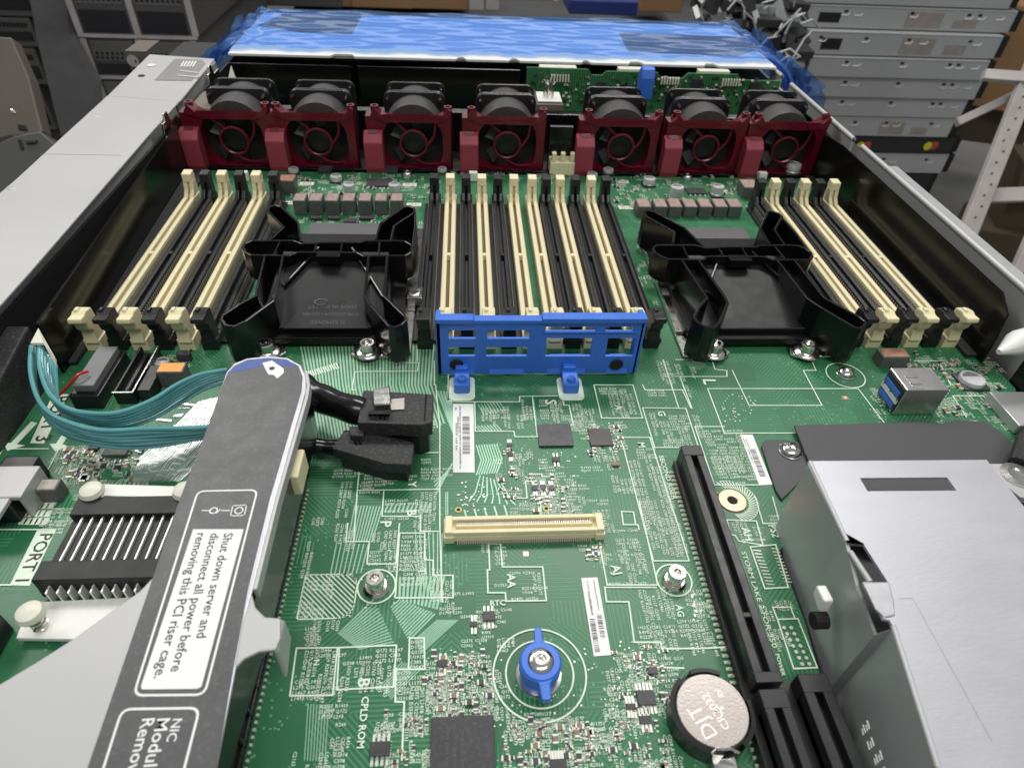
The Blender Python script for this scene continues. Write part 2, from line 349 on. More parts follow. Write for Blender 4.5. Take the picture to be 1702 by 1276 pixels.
# hook notches in the left wall top
for y in (41.0, 50.5):
    m = MB()
    m.prismx([(y, 2.9), (y+2.6, 2.9), (y+2.6, 3.2), (y+1.4, 3.2), (y+1.2, 3.9), (y+.7, 3.9), (y+.6, 3.5), (y+.2, 3.5)], -18.5, -18.38)
    m.build('lid_hook', M_chrome, ch, bevel=.02)
# front drive bay
m = MB(); m.box(-18.3, 25.2, 56.2, 68, 3.55, 3.7)
edge = [(-18.2, 56.3), (-18.2, 55.3)]
x = -18.2
for x0, x1 in ((-10.5, -8.6), (-.8, .1), (3.4, 4.3), (9.2, 10.0), (13.0, 14.3), (19.2, 20.4)):
    edge += [(x0, 55.3), (x0+.3, 55.9), (x1-.3, 55.9), (x1, 55.3)]
edge += [(25.2, 55.3), (25.2, 56.3)]
m.prism(edge, 3.5, 3.68); m.prismy([(-18.2, 3.52), (25.2, 3.52), (25.2, 3.36), (-18.2, 3.3)], 56.0, 56.05)
m.build('drive_bay_cover', M_white, ch, bevel=.03)
m = MB(); m.box(-18.2, 25.2, 67.8, 68, ZB, 3.5); m.box(-18.3, 4.6, 57.5, 57.7, ZB, 3.5); m.build('bay_divider', M_mblk, ch)
m = MB()
for x0, x1 in ((-18.0, -8.9), (-8.3, 4.3)): m.box(x0, x1, 56.1, 58.5, ZB+.3, 2.7); m.box(x0, x1, 54.2, 54.3, .2, 3.3)
m.build('drive_bay', M_gloss, ch, bevel=.08)
m = MB(); m.prism([(-18.3, 51.5), (-16.5, 51.9), (-14.9, 52.2), (-16.4, 52.6)], .2, .35)
m.add([(-17.6, 49.2, 1.4), (-15.9, 49.6, 1.4), (-16.7, 50.8, 4.1)], [(0, 1, 2)]); m.add([(-17.6, 49.3, 1.4), (-15.9, 49.7, 1.4), (-16.7, 50.9, 4.1)], [(2, 1, 0)])
m.build('white_tab', M_ivory, ch)
m = MB(); m.box(-18.3, -16.2, 45.2, 48.6, ZB, 3.05); m.build('filler_block', mat('taupe plastic', (.17, .15, .12), .6), ch, bevel=.1)
# black glossy baffle walls on both sides of the memory slots
m = MB(); m.hull([(-17.3, 22.1, -.5), (-17.18, 22.1, -.5), (-18.15, 42.4, -.5), (-18.27, 42.4, -.5)], [(-17.3, 22.1, 2.6), (-17.18, 22.1, 2.6), (-18.15, 42.4, 3.0), (-18.27, 42.4, 3.0)])
m.build('baffle_wall', M_sheet, ch)
m = MB(); m.prismx([(22.4, -.6), (22.5, 1.2), (22.7, 2.6), (23.6, 3.2), (40.5, 3.2), (43.0, 3.0), (43.0, -.6)], 24.25, 24.37)
m.prismx([(14, -.6), (14, 1.6), (19, 1.9), (21.2, 1.6), (21.2, -.6)], 24.9, 25.0)
m.build('baffle_wall', M_sheet, ch)
m = MB(); m.prism([(-17.2, 22.6), (-16.9, 22.6), (-16.9, 42.2), (-18.1, 42.2)], .02, .2); m.build('dark_gap_strip', M_mblk, ch)  # dark strips added over the board to blacken the gap and its reflection
m = MB(); m.box(23.7, 24.24, 22.8, 42.6, .02, .2); m.build('dark_gap_strip', M_mblk, ch)
m = MB(); m.box(-18.2, 25.0, 42.7, 43.0, -.6, .15); m.box(5.6, 7.2, 43.6, 43.9, -.4, 2.9); m.box(-18.0, 25.0, 48.4, 49.2, -.8, 2.0); m.build('fan_tray', M_gloss, ch, bevel=.05)
m = MB()
m.tube([P(1660, 585, 2.4), P(1690, 570, 2.5), P(1730, 565, 2.5)], [.12, .55, .7], 10); m.build('white_lever', M_white, ch, smooth=True)

# the light grey sheet metal lid of the neighbouring machine along the left
nb = thing('neighbouring_server_lid', 'long light grey sheet metal housing lying along the left side of the open chassis', 'metal housing', (-21, 30, 2))
m = MB(); zt = 3.6
outl = [P(x, y, zt) for x, y in ((-60, 372), (0, 321), (183, 155))]; inl = [P(x, y, zt) for x, y in ((262, 213), (254, 219), (60, 450), (-60, 600))]
poly = [(outl[0].x-.1, -2), (-22.9, 31.5), (-23.35, 45.6), (-18.55, 44.9), (-18.5, 39.4), (-18.15, 24.4), (-17.95, -2)]
m.prism(poly, zt-.12, zt); m.prismx([(-2, -.9), (39.6, -.9), (39.6, 3.5), (-2, 3.5)], -18.75, -18.62); m.box(-23.1, -23.0, -2, 45, ZB-.5, 3.5)
m.build('cover_plate', M_ledge, nb, bevel=.05)
m = MB(); m.prism([(-23.38, 45.72), (-23.9, 54.9), (-18.9, 54.2), (-18.55, 45.0)], zt-.16, zt-.03)
m.box(-18.95, -18.8, 45, 54, -.5, 3.45); m.build('cover_plate', M_ledge, nb, bevel=.05)
m = MB(); m.prism([P(x, y, zt+.01).xy for x, y in ((257, 133), (290, 98), (335, 99), (341, 105), (318, 134))], zt-.02, zt+.0); m.build('window_recess', mat('grey recess', (.25, .24, .24), .5, var=.2), nb)
m = MB()
for q in ((300, 118, 330, 122), (296, 126, 330, 129)): m.tube([P(q[0], q[1], zt+.03), P(q[2], q[3], zt+.03)], .07, 6)
for k in range(5): m.tube([P(300+5*k, 112, zt+.03), P(306+5*k, 103, zt+.03)], .07, 6)
m.build('embossed_mark', M_white, nb)
m = MB()
m.box(-23.2, -18.9, 36.2, 36.24, zt, zt+.004); m.build('seam_line', M_inkg, nb)
for ry in (8, 20, 32, 42):
    m = MB(); m.lathe((-22.6, ry, zt), [(.001, .05), (.14, .04), (.2, 0)], 16); m.build('rivet', M_ledge, nb, smooth=True)
m = MB(); c = P(235, 126, zt); m.cyl(c, .22, -.02, .012, 14); m.build('hole', M_vent, nb)
m = MB(); c = P(252, 109, zt); m.cyl(c, .3, -.02, .03, 14); m.build('rivet', M_white, nb)
m = MB(); a = P(208, 88, 4.6); b = P(262, 84, 4.6)
a = PY(208, 88, 55.5); b = PY(262, 105, 55.5); m.box(a.x, b.x-.6, 55.5, 58.5, a.z, a.z+.15); m.box(a.x, b.x-.6, 55.5, 55.65, a.z-2.5, a.z); m.build('corner_tab', M_rackp, nb, bevel=.05)
m = MB(); c = PY(222, 101, 55.4); m.cyl(c, .45, -.12, .0, 16, 'y'); m.cyl(c-Vector((0, .1, 0)), .2, -.15, .0, 12, 'y'); m.build('rivet', M_chrome, nb)

# blue protective film over the front end
fm = MB(); nx, ny = 120, 44; X0, X1 = -20.5, 28.5; Y0, Y1 = 56.2, 71.5
def fz(x, y):
    z = 4.0+.035*math.sin(x*.5+y*1.3)+.03*math.sin(x*.8-y*1.9+1)+.02*math.sin(y*4+x*.4)
    ed = max(0, 1-min(x-X0, X1-x)/5); z += ed*(.16*math.sin(x*2.3-y*1.3+1)+.14*math.sin(x*3.1+y*2.9))
    if y > 68.3: z -= (y-68.3)**1.5*.5
    for e in (X0+2.3-x, x-(X1-3.2)):
        if e > 0: z += -.55*e**1.5+.35*math.sin(y*2.4+x)*min(1, e)
    return z
vs = []
for j in range(ny+1):
    for i in range(nx+1):
        x = X0+(X1-X0)*i/nx; y = Y0+(Y1-Y0)*j/ny+.18*math.sin(x*1.1)+.12*math.sin(x*3.3)
        if i in (0, nx): x += .5*math.sin(y*1.8)
        vs.append((x, y, fz(x, y)))
fm.add(vs, [(j*(nx+1)+i, j*(nx+1)+i+1, (j+1)*(nx+1)+i+1, (j+1)*(nx+1)+i) for j in range(ny) for i in range(nx)])
# crumpled flaps hanging at both ends
for sx, xx, seed in ((-1, -20.3, 1), (1, 28.2, 2)):
    rnd = random.Random(seed); g = []
    for j in range(15):
        for i in range(8):
            g.append((xx+sx*(i*.18+rnd.uniform(-.3, .3)), 52.3+j*1.2+rnd.uniform(-.4, .4)+i*.1, 3.3-i*.55+rnd.uniform(-.25, .25)))
    fm.add(g, [(j*8+i, j*8+i+1, (j+1)*8+i+1, (j+1)*8+i) for j in range(14) for i in range(7)])
o = fm.build('protective_film', M_film, base=(4, 60, 3), smooth=True, fix=False)
tag(o, 'crinkled glossy blue protective film wrapped over the front of the server', 'plastic film')
m = MB()
for q in (((430, 42), (470, 24), (600, 26), (585, 55), (500, 52)), ((1030, 55), (1045, 84), (1225, 92), (1262, 80), (1240, 62), (1120, 58))):
    m.prism([P(x, y, 3.8).xy for x, y in q], 3.72, 3.82)
m.build('cover_label', M_brown, ch)

# ------------------------------------------------------------------ motherboard
mb_ = thing('motherboard', 'large green circuit board crowded with slots, chips and white printing', 'motherboard', (3.4, 20, 0))
rp = [P(x, y, 0) for x, y in ((1310, 897), (1294, 917), (1337, 1031), (1359, 1108), (1405, 1217), (1423, 1235), (1450, 1300))]
poly = [(-17.9, -.5), (-17.9, 42.5), (24.8, 42.5), (24.8, 20.6), (24.0, 19.0), (24.0, 13.9), (11.2, 13.9)]+[(p.x, p.y) for p in rp]+[(rp[-1].x, -.5)]
m = MB(); m.prism(poly, -.18, 0); m.build('circuit_board', M_pcb, mb_)
ZS = .012; _zj = 0
silk = MB(); fine = MB(); trc = MB()
def pl(pts, wd=.048, mbx=None):
    global _zj
    q = [P(x, y, ZS) for x, y in pts]; t_ = silk if mbx is None else mbx; z_ = .007 if t_ is trc else .026
    for a, b in zip(q, q[1:]): _zj = (_zj+1) % 9; t_.line(a, b, wd, z_+_zj*.0006)
OUT = [
 [(860,668),(863.6,668),(863.6,659),(926,658)], [(885,659),(893,726),(860,726)], [(936,668),(937,673),(946,674),(953,706),(949,707)],
 [(987,640),(1000,695),(1068,695),(1052,640),(987,640)], [(1068,678),(1140,679),(1160,741)], [(1068,678),(1088,744),(1127,744)],
 [(1030,727),(1080,727),(1115,838),(1126,870),(1145,932),(1086,932),(1069,870),(1036,743),(1030,727)], [(1068,640),(1072,648),(1134,648),(1148,678)],
 [(860,828),(876,828),(873.5,800),(883,800),(883,788),(900,788),(901,792),(915,792)], [(868,858),(899,857),(899,826),(918,826)], [(1056,870),(1053,851),(1033,850),(1036,872),(1060,872),(1062,880)],
 [(724,640),(731,707),(731,870),(735,1000)], [(594,815),(731,813)], [(598,773),(594,815),(588,900)], [(638,817),(635,858),(699,858),(699,883),(730,883)],
 [(683,753),(732,752)], [(744,640),(745,667),(789,668),(860,668)], [(789,669),(790,717),(854,717),(856,726),(860,726)],
 [(664,886),(706,886),(706,930),(720,931),(720,956),(753,956),(753,993),(657,993.5),(664,886)], [(578,870),(575,900),(614,900),(610,937),(658,937),(664,870)],
 [(812,904),(814,947),(810,947),(811,985),(840,985),(841,999),(908,998),(902,942),(835,942),(832,904),(812,904)],
 [(996,902),(1009,972),(1093,972),(1062,832)], [(1005,976),(1008,1000),(1045,1000),(1054,1067),(1098,1067),(1100,1078),(1176,1077),(1216,1074),(1176,970)], [(1005,976),(1090,976)],
 [(1208,864),(1257,866),(1268,906),(1228,899),(1222,890),(1214,888),(1208,864)], [(1247,909),(1289,905),(1310,976),(1271,978),(1247,909)],
 [(1284,1009),(1314,1009),(1321,1028),(1292,1029),(1284,1009)], [(1292,1029),(1326,1028),(1358,1109),(1319,1111),(1292,1029)], [(1255,826),(1268,870),(1296,870),(1284,826)],
 [(493,1077),(561,1076),(553,1155),(482,1156),(493,1077)], [(564,1076),(659,1072),(654,1141),(560,1146),(564,1076)],
 [(679,1112),(681,1060),(705,1060),(706,1112),(658,1112),(657,1166),(672,1166),(668,1262)],
 [(1176,646),(1204,720),(1330,720)], [(1176,646),(1426,646),(1469,702)], [(1217,616),(1245,674),(1366,674),(1335,616),(1356,616),(1349,600)],
 [(1123,598),(1183,598),(1188,614),(1208,616),(1208,626),(1130,626),(1150,679)], [(1583,658),(1634,658),(1670,700)], [(1583,658),(1606,693)],
 [(1155,709),(1187,806),(1261,806)], [(1155,709),(1204,709)], [(1520,600),(1560,600),(1580,640)], [(1102,598),(1128,678)],
 [(590,618),(694,617),(696,603),(668,603)], [(590,618),(585,648),(590,648)], [(694,600),(694,560),(702,560)],
 [(1136,1110),(1080,1108)], [(14,746),(80,746)], [(0,880),(92,880)], [(0,972),(20,972)], [(30,700),(0,755)], [(112,720),(70,800)],
 [(60,1170),(180,1170),(210,1100)],
]
for q in OUT: pl(q)
for cx, cy, r in ((897, 1119, 1.36), (897, 1119, .99), (626, 974, .60), (1120, 964, .58), (1405, 624, .85)):
    c = P(cx, cy, ZS); pts = arc(c.x, c.y, r, 0, 360, 48)
    for i_, (a, b) in enumerate(zip(pts, pts[1:])): silk.line((*a, ZS), (*b, ZS), .05, .033+.001*(i_ % 2))
for lst in ([(745,668),(745,610)], [(722,600),(722,640)]): pl(lst)
# rounded white clearances under the bracket feet
for fx in (768, 949):
    c = P(fx, 652, ZS); silk.prism(rrect(c.x-.55, c.x+.55, c.y-.5, c.y+1.0, .25), ZS-.005, ZS+.004)
def _gz(t):
    return t
CODES = [random.choice('CRRCCUQLD')+str(random.randint(12, 2899)) for _ in range(60)]
def glyphs(x0, y0, wd, ht, vertical=True, h=.13, fill=.93, mbx=None):
    """columns (or rows) of tiny reference designators covering x0..x0+wd, y0-ht..y0"""
    t = mbx or fine; h = h*.9; a = 0
    while a < (wd if vertical else ht)-.03:
        b = 0
        while b < (ht if vertical else wd)-.05:
            vs, fs, W = text_geo(random.choice(CODES), .012); k = h/.72
            if random.random() < fill:
                if vertical: t.add([(x0+a+v[1]*k, y0-b-v[0]*k, .019) for v in vs], fs)
                else: t.add([(x0+b+v[0]*k, y0-a-h+v[1]*k, .019) for v in vs], fs)
            b += W*k+.07
        a += h+.045
def blk(px, py, wd, ht, v=True, fill=.93, h=.13):
    c = P(px, py, ZS); glyphs(c.x, c.y, wd, ht, v, h, fill)
for q in [(800,676,.5,.9),(815,680,.5,.6,0),(836,676,.3,1.1),(858,690,.35,.8),(866,664,.5,1.0),(895,664,.5,1.2,0),(915,668,.3,1.2),(928,664,.3,1.0),
 (995,645,.6,.4,0),(1010,655,.4,1.2),(1030,646,.25,1.6),(1040,655,.3,1.0),(1022,650,.2,1.6),(1075,648,.7,.35,0),(1090,600,.5,1.4),(1120,605,.3,1.2),(1100,620,.7,.3,0),
 (1078,686,.3,1.3),(1095,700,.4,1.0),(1110,690,.6,.8,0),(1125,710,.4,.9),(1100,730,.9,.35,0),(1133,640,.3,1.2),(1150,690,.3,1.0),(1145,610,.3,.9),
 (1165,715,1.5,2.6,0),(1180,760,1.2,.7),(1220,790,1.0,.4,0),(1045,765,.42,3.1),(1082,775,.42,2.6),(1056,745,.5,.5,0),(1070,758,.25,1.8),(1098,800,.3,1.6),
 (1065,832,.6,2.1),(1092,860,.6,1.6),(1112,870,.4,1.3),(950,672,.35,.5),(965,680,.5,.35),(938,690,.6,.3,0),(905,775,.8,.5,0),(900,790,.5,.9),(940,800,.8,.4,0),(965,775,.7,.25,0),
 (1015,790,.2,.9),(1030,795,.5,.5),(1025,812,.6,.15,0),(960,825,.3,.4),(975,830,.6,.25,0),(960,860,.5,.45,0),(985,848,.5,.5),(925,850,.25,.4),(1000,870,.4,.4),
 (1020,880,.9,.13,0),(1026,905,.3,.7),(1050,900,.2,1.0),(1040,935,.3,.6),(1058,920,.25,.9),(1012,968,1.3,.12,0),(1022,895,.5,.8,0),
 (1060,980,.3,.7),(1075,990,.25,.6),(1090,980,.2,.9),(1100,975,.25,.5),(1135,980,.5,.6,0),(1148,985,.4,.8,0),(1070,1015,.3,.8),(1060,1040,.9,.4,0),(1085,1050,.25,.6),(1105,1040,.3,.6),(1125,1030,.5,.5,0),(1140,1045,.4,.6),(1160,1030,.3,.8),(1170,1050,.3,.5),(1150,1005,.5,.4,0),(1105,1010,.2,.4),
 (822,908,.28,.7,0),(845,950,.6,.12,0),(885,952,.25,.6),(868,975,.7,.3,0),(850,993,.8,.12,0),(822,970,.4,.12,0),
 (1208,868,.3,.5),(1222,870,.4,.6),(1250,875,.25,.4),(1232,895,.5,.12,0),(1275,850,.35,.5,0),
 (600,705,.9,.5,0),(700,762,.4,.3,0),(690,700,.6,.5,0),(608,778,.5,1.0,0),(640,770,.5,1.1,0),(655,790,.7,.3,0),(600,800,.5,.5,0),(700,778,.9,.5,0),
 (641,830,1.3,.25,0),(700,818,.5,1.3),(640,848,.9,.35,0),(690,830,.3,1.2),(706,840,.3,1.3),(568,800,.4,1.6),(555,780,.9,.4,0),(560,870,.4,.6),(580,880,.3,.6),
 (668,890,.7,.12,0),(668,898,.55,1.2,0),(690,896,.4,.9),(672,925,.5,.8,0),(695,930,.3,.4),(718,945,.25,.9),(725,965,.5,.6),(668,955,.6,.4,0),(722,985,1.0,.12,0),
 (620,885,.35,.5),(640,882,.4,.7),(615,915,.45,.5,0),(640,915,.4,.5),(508,1080,.4,.5),(530,1078,.5,.2,0),(545,1082,.3,.9),(490,1130,.5,.5,0),(505,1095,.2,.8),(530,1120,.3,.6),(540,1140,.35,.3,0),
 (572,1082,.9,.45,0),(625,1078,.8,.4,0),(570,1100,.25,.9),(590,1110,.2,.5),(601,1105,.25,.5),(620,1100,.3,.6),(632,1110,.25,.7),(645,1105,.2,.5),(684,1064,.4,.9,0),(660,1115,.5,.5,0),(660,1148,.4,.3,0),
 (682,1140,.55,1.0),(640,1178,.3,.4),(625,1200,.3,.3),(512,900,.3,.7),(520,860,.4,.4),(505,930,.25,.8),(500,1000,.3,.6,0),
 (960,905,.9,.4,0),(975,920,.7,.3,0),(990,905,.3,.6),(800,905,.2,.1),(1110,1165,.4,.5),(1210,1078,.3,.3),
 (1060,1065,.6,.3,0),(1040,1080,.3,.5),(1075,1085,.25,.8),(1025,1095,.4,.4),(1030,1130,.3,.6),(1045,1120,.6,.3,0),(1010,1150,.5,.2,0),(1090,1120,.5,.3,0),(1020,1180,.7,.35,0),(1090,1170,.4,.4),
 ]:
    blk(q[0], q[1], q[2], q[3], not (len(q) > 4), h=.12)
# dense component fields (near bottom, along the far edge, around the sockets)
def field(px0, py0, px1, py1, n, v=.5):
    for _ in range(n):
        x = random.uniform(px0, px1); y = random.uniform(py0, py1); c = P(x, y, ZS)
        glyphs(c.x, c.y, random.choice((.12, .3, .3, .5)), random.uniform(.12, .5), random.random() < v, .11)
field(705, 1085, 815, 1190, 60); field(835, 1180, 985, 1276, 60); field(1000, 1080, 1110, 1276, 45); field(620, 1180, 712, 1276, 26)
field(820, 745, 900, 850, 28); field(880, 780, 960, 850, 22); field(980, 700, 1030, 760, 18); field(1440, 640, 1500, 700, 10)
field(480, 290, 720, 335, 90); field(1020, 290, 1240, 345, 80); field(480, 350, 700, 372, 24); field(690, 380, 705, 560, 30, 1); field(1055, 380, 1085, 560, 26, 1)
field(1540, 600, 1660, 700, 60); field(90, 740, 230, 800, 60); field(200, 590, 330, 640, 24); field(60, 820, 150, 870, 20); field(1480, 590, 1640, 640, 36)
field(750, 285, 960, 300, 30); field(505, 960, 545, 1060, 8); field(480, 1160, 560, 1276, 10); field(1260, 990, 1300, 1060, 6)
field(730, 1000, 830, 1080, 14); field(930, 690, 980, 720, 14)
# traces
def bundle(p0, p1, n, wd=.06, mbx=None, jit=0):
    k_ = len(p0)//2; wd = min(wd, .52*sum((P(*p0[i_], 0)-P(*p1[i_], 0)).length for i_ in range(len(p0)))/len(p0)/(n-1))
    for i in range(n):
        t = i/(n-1); pts = [(a[0]+(b[0]-a[0])*t, a[1]+(b[1]-a[1])*t+random.uniform(-jit, jit)) for a, b in zip(p0, p1)]
        pl(pts, wd, mbx or trc)
bundle([(500,575),(512,640),(528,742)], [(722,560),(716,640),(738,705)], 40, .085, jit=3)
bundle([(512,618),(515,626)], [(558,604),(563,612)], 14, .05, silk)
bundle([(727,650),(760,735)], [(748,652),(752,690)], 5, .09)
bundle([(621,996),(563,1052)], [(653,1066),(597,1078)], 15, .10)
bundle([(664,996),(650,1008)], [(735,960),(722,1020),(680,1063)][1:], 14, .10)
bundle([(665,960),(664,996)], [(738,958),(726,1010)], 11, .07)
bundle([(727,1030),(690,1062)], [(760,1030),(700,1085)], 10, .05)
bundle([(668,1100),(632,1140)], [(700,1110),(650,1160)], 9, .06)
bundle([(590,840),(578,900)], [(636,842),(618,900)], 10, .075)
bundle([(645,838),(640,850)], [(715,836),(710,850)], 11, .06)
bundle([(792,740),(800,765),(792,788)], [(826,738),(834,762),(826,785)], 9, .055)
bundle([(798,790),(790,818),(780,832)], [(832,800),(850,832),(856,838)], 7, .05)
bundle([(795,672),(805,690)], [(830,668),(840,682)], 8, .05); bundle([(790,708),(800,717)], [(825,706),(835,717)], 8, .05)
bundle([(775,868),(775,858),(772,848)], [(842,862),(842,852),(838,840)], 5, .06)
bundle([(741,818),(741,855)], [(744,818),(744,855)], 2, .05)
bundle([(722,800),(738,790)], [(725,820),(752,770)], 4, .06)
bundle([(512,1170),(506,1262)], [(546,1172),(540,1264)], 8, .03)
bundle([(690,880),(700,990)], [(735,886),(732,1000)], 7, .035)
bundle([(560,900),(548,960)], [(612,905),(600,950)], 8, .045)
bundle([(1180,850),(1150,800)], [(1240,850),(1190,800)], 4, .02)
for i in range(5): pl([(990+i*3, 1000+i*6), (1000+i*3, 1060+i*3)], .025, trc)
# D-shaped hatched pad left of the standoff, striped ring right of the second riser slot
q0 = P(508, 955, ZS); q1 = P(586, 1026, ZS)
dp = [(q0.x, q0.y), (q1.x-.5, q0.y)]+arc(q1.x-.45, q0.y-.45, .45, 90, 0, 6)+arc(q1.x-.45, q1.y+.45, .45, 0, -90, 6)+[(q0.x, q1.y)]
for a, b in zip(dp, dp[1:]+dp[:1]): silk.line((*a, ZS), (*b, ZS), .04, ZS)
k = -1.2
while k < q1.x-q0.x-.1:
    a = Vector((q0.x+max(0, k), q0.y+min(0, k), ZS)); L = min(q1.x-a.x-.06, a.y-q1.y-.04)
    if L > .15: silk.line(a, a+Vector((L, -L, 0)), .035, ZS)
    k += .165
cc = P(1217, 832, ZS)
for k in range(26):
    a = R_(-95+k*7.6); silk.line(cc+Vector((math.cos(a)*.62, math.sin(a)*.62, 0)), cc+Vector((math.cos(a+.25)*.92, math.sin(a+.25)*.92, 0)), .045, ZS)
pts = arc(cc.x, cc.y, .95, -100, 100, 24); [silk.line((*a, ZS), (*b, ZS), .04, ZS) for a, b in zip(pts, pts[1:])]
# words printed on the board
def bt(s, a, b, bold=.022, mbx=None, hs=1): text(mbx or silk, s, P(*a, .036), P(*b, .036), bold=bold, hs=hs)
bt('SECOND RISER', (1095, 757), (1118, 830), hs=.8); bt('STORAGE', (804, 869), (858, 867)); bt('RTC', (815, 1006), (840, 1005))
bt('CPLD ROM', (602, 1157), (593, 1243)); bt('AA', (843, 953), (844, 977)); bt('AJ', (1015, 939), (1021, 955)); bt('AG', (1123, 1004), (1127, 1024))
bt('AH', (1232, 876), (1240, 898)); bt('T', (695, 944), (695, 954)); bt('B', (596, 1128), (595, 1142)); bt('B', (677, 848), (677, 857)); bt('P', (633, 866), (632, 876))
bt('Y', (679, 800), (679, 810)); bt('A', (1022, 673), (1024, 681)); bt('G', (1093, 683), (1095, 691)); bt('S', (906, 664), (907, 672)); bt('L', (1168, 630), (1171, 639))
bt('PS2', (1277, 872), (1285, 893)); bt('STORM LAKE 2 FOR 350', (1232, 916), (1284, 1076), bold=.005, hs=.72); bt('POWER', (1289, 1086), (1300, 1123), hs=.8); bt('N', (522, 1096), (521, 1105))
bt('CPUR', (549, 567), (521, 567), bold=.0); bt('CPUR', (1263, 568), (1237, 568), bold=.0); bt('M', (1060, 735), (1062, 743))
# PORT tabs and arrows at the left
for q in ([(62, 880), (93, 880), (49, 973), (16, 972)], [(88, 655), (114, 655), (73, 737), (50, 736)]):
    silk.add([P(x, y, ZS) for x, y in q[::-1]], [(0, 1, 2, 3)])
tp = MB()
tp2 = MB()
for s, a, b in (('PORT 1', (68, 887), (25, 966)), ('PORT 3', (92, 660), (57, 734))): text(tp if s[-1] == '1' else tp2, s, P(*a, ZS+.006), P(*b, ZS+.006), bold=.012)
for q in ([(52, 700), (62, 703), (28, 738), (42, 740), (12, 749), (6, 735), (18, 736)], [(110, 712), (118, 716), (104, 738), (112, 741), (92, 750), (82, 737), (93, 737)]):
    silk.add([P(x, y, ZS) for x, y in q], [(0, 1, 2, 3, 5), (3, 4, 5)] if False else [tuple(range(7))])
for k in range(5):
    for j in range(3): c = P(48+k*9+j*-5, 840+j*13, ZS); silk.prism(rrect(c.x-.12, c.x+.12, c.y-.14, c.y+.14, .06, 3), ZS-.004, ZS+.004)
silk.build('silkscreen', M_silk, mb_, fix=False); fine.build('fine_print', M_silkd, mb_, fix=False); trc.build('copper_traces', M_trace, mb_, fix=False); tp.build('port_lettering', M_ink, mb_, fix=False); tp2.build('port_lettering', M_ink, mb_, fix=False)
# pads and vias that catch the light
pad = MB()
for px0, py0, px1, py1, n in ((985,700,1030,765,46),(700,1060,1000,1276,110),(1000,1060,1110,1276,60),(760,800,810,850,36),(1200,655,1260,700,44),(1150,985,1170,1040,20),(840,745,960,850,40),(480,285,720,335,60),(1020,285,1240,345,60),(100,745,240,800,60),(1440,590,1660,700,60),(600,940,660,1010,16)):
    for _ in range(n):
        c = P(random.uniform(px0, px1), random.uniform(py0, py1), ZS); r = random.uniform(.018, .04); pad.cyl(c, r, 0, .01, 6)
for i in range(2):
    for j in range(7):
        c = P(1303+i*12+j*5, 1043+j*10, ZS); pad.cyl(c, .06, 0, .02, 8)
for i in range(11): a = P(1253+i*2.2, 914+i*5.6, ZS); pad.line(a, a+Vector((.22, -.03, 0)), .035, ZS+.004); b = P(1283+i*2.1, 911+i*5.5, ZS); pad.line(b, b+Vector((.22, -.03, 0)), .035, ZS+.004)
pad.build('solder_pads', M_solder, mb_, fix=False)['kind'] = 'stuff'
for cx, cy in ((762, 847), (908, 845)):
    c = P(cx, cy, ZS); m = MB(); m.cyl(c, .07, 0, .012, 14); m.mi = 1; m.lathe(c, [(.07, .012), (.12, .012), (.13, 0)], 16); m.build('locating_hole', [M_vent, M_yel], mb_)
m = MB(); m.lathe(cc, [(.18, .02), (.2, .04), (.5, .04), (.53, 0)], 28); m.mi = 1; m.cyl(cc, .2, 0, .015, 20); m.build('mounting_hole', [M_copper, M_vent], mb_, smooth=True)
for cx, cy, s in ((874, 920, .09), (1405, 661, .12)):
    c = P(cx, cy, ZS); m = MB(); m.box(c.x-s, c.x+s, c.y-s, c.y+s, ZS, ZS+.006); m.mi = 1; m.cyl(c+Vector((0, 0, .008)), .06, 0, .008, 10); m.build('fiducial_mark', [M_copper, M_solder], mb_)
# small surface mount parts
smds = []
def smd(x, y, horiz, k, kind):
    a, b, h = ((.085, .045, .06), (.12, .07, .08), (.18, .10, .11))[k]
    if not horiz: a, b = b, a
    t = MB(); t.mi = 0
    if horiz: t.box(x-a*.62, x+a*.62, y-b, y+b, 0, h); t.mi = 1; t.box(x-a, x-a*.6, y-b*1.02, y+b*1.02, 0, h*1.03); t.box(x+a*.6, x+a, y-b*1.02, y+b*1.02, 0, h*1.03)
    else: t.box(x-a, x+a, y-b*.62, y+b*.62, 0, h); t.mi = 1; t.box(x-a*1.02, x+a*1.02, y-b, y-b*.6, 0, h*1.03); t.box(x-a*1.02, x+a*1.02, y+b*.6, y+b, 0, h*1.03)
    smds.append((y, t, kind))
for px0, py0, px1, py1, n, kk in ((705,1085,815,1190,60,0),(835,1190,985,1276,52,0),(1010,1070,1110,1276,46,0),(640,1180,710,1276,12,0),(830,745,860,830,14,0),(880,790,950,850,18,0),(975,705,990,760,6,0),(1020,700,1032,760,6,0),
        (480,290,720,335,60,1),(1020,290,1240,345,56,1),(490,356,690,372,8,1),(1540,605,1660,695,26,1),(110,745,240,800,40,1),(745,285,960,298,18,1),(965,905,1000,930,8,0),(700,380,712,560,10,0),(210,600,310,650,12,1),(300,480,320,600,6,1),(1490,585,1640,620,16,1)):
    for _ in range(n):
        c = P(random.uniform(px0, px1), random.uniform(py0, py1), 0); smd(c.x, c.y, random.random() < .5, kk if random.random() < .75 else min(2, kk+1), random.random() < .55)
smds.sort(key=lambda q: q[0])
rest = MB()
for i, (yy, t, kind) in enumerate(smds):
    if i < 95: t.build('surface_component', [M_chip if kind else M_tan, M_solder], mb_)
    else:
        for f, mi in zip(t.f, t.m):
            rest.mi = 2 if mi else (0 if kind else 1); rest.add([t.v[j] for j in f], [(0, 1, 2, 3)])
rest.build('tiny_components', [M_chip, M_tan, M_solder], mb_)['kind'] = 'stuff'
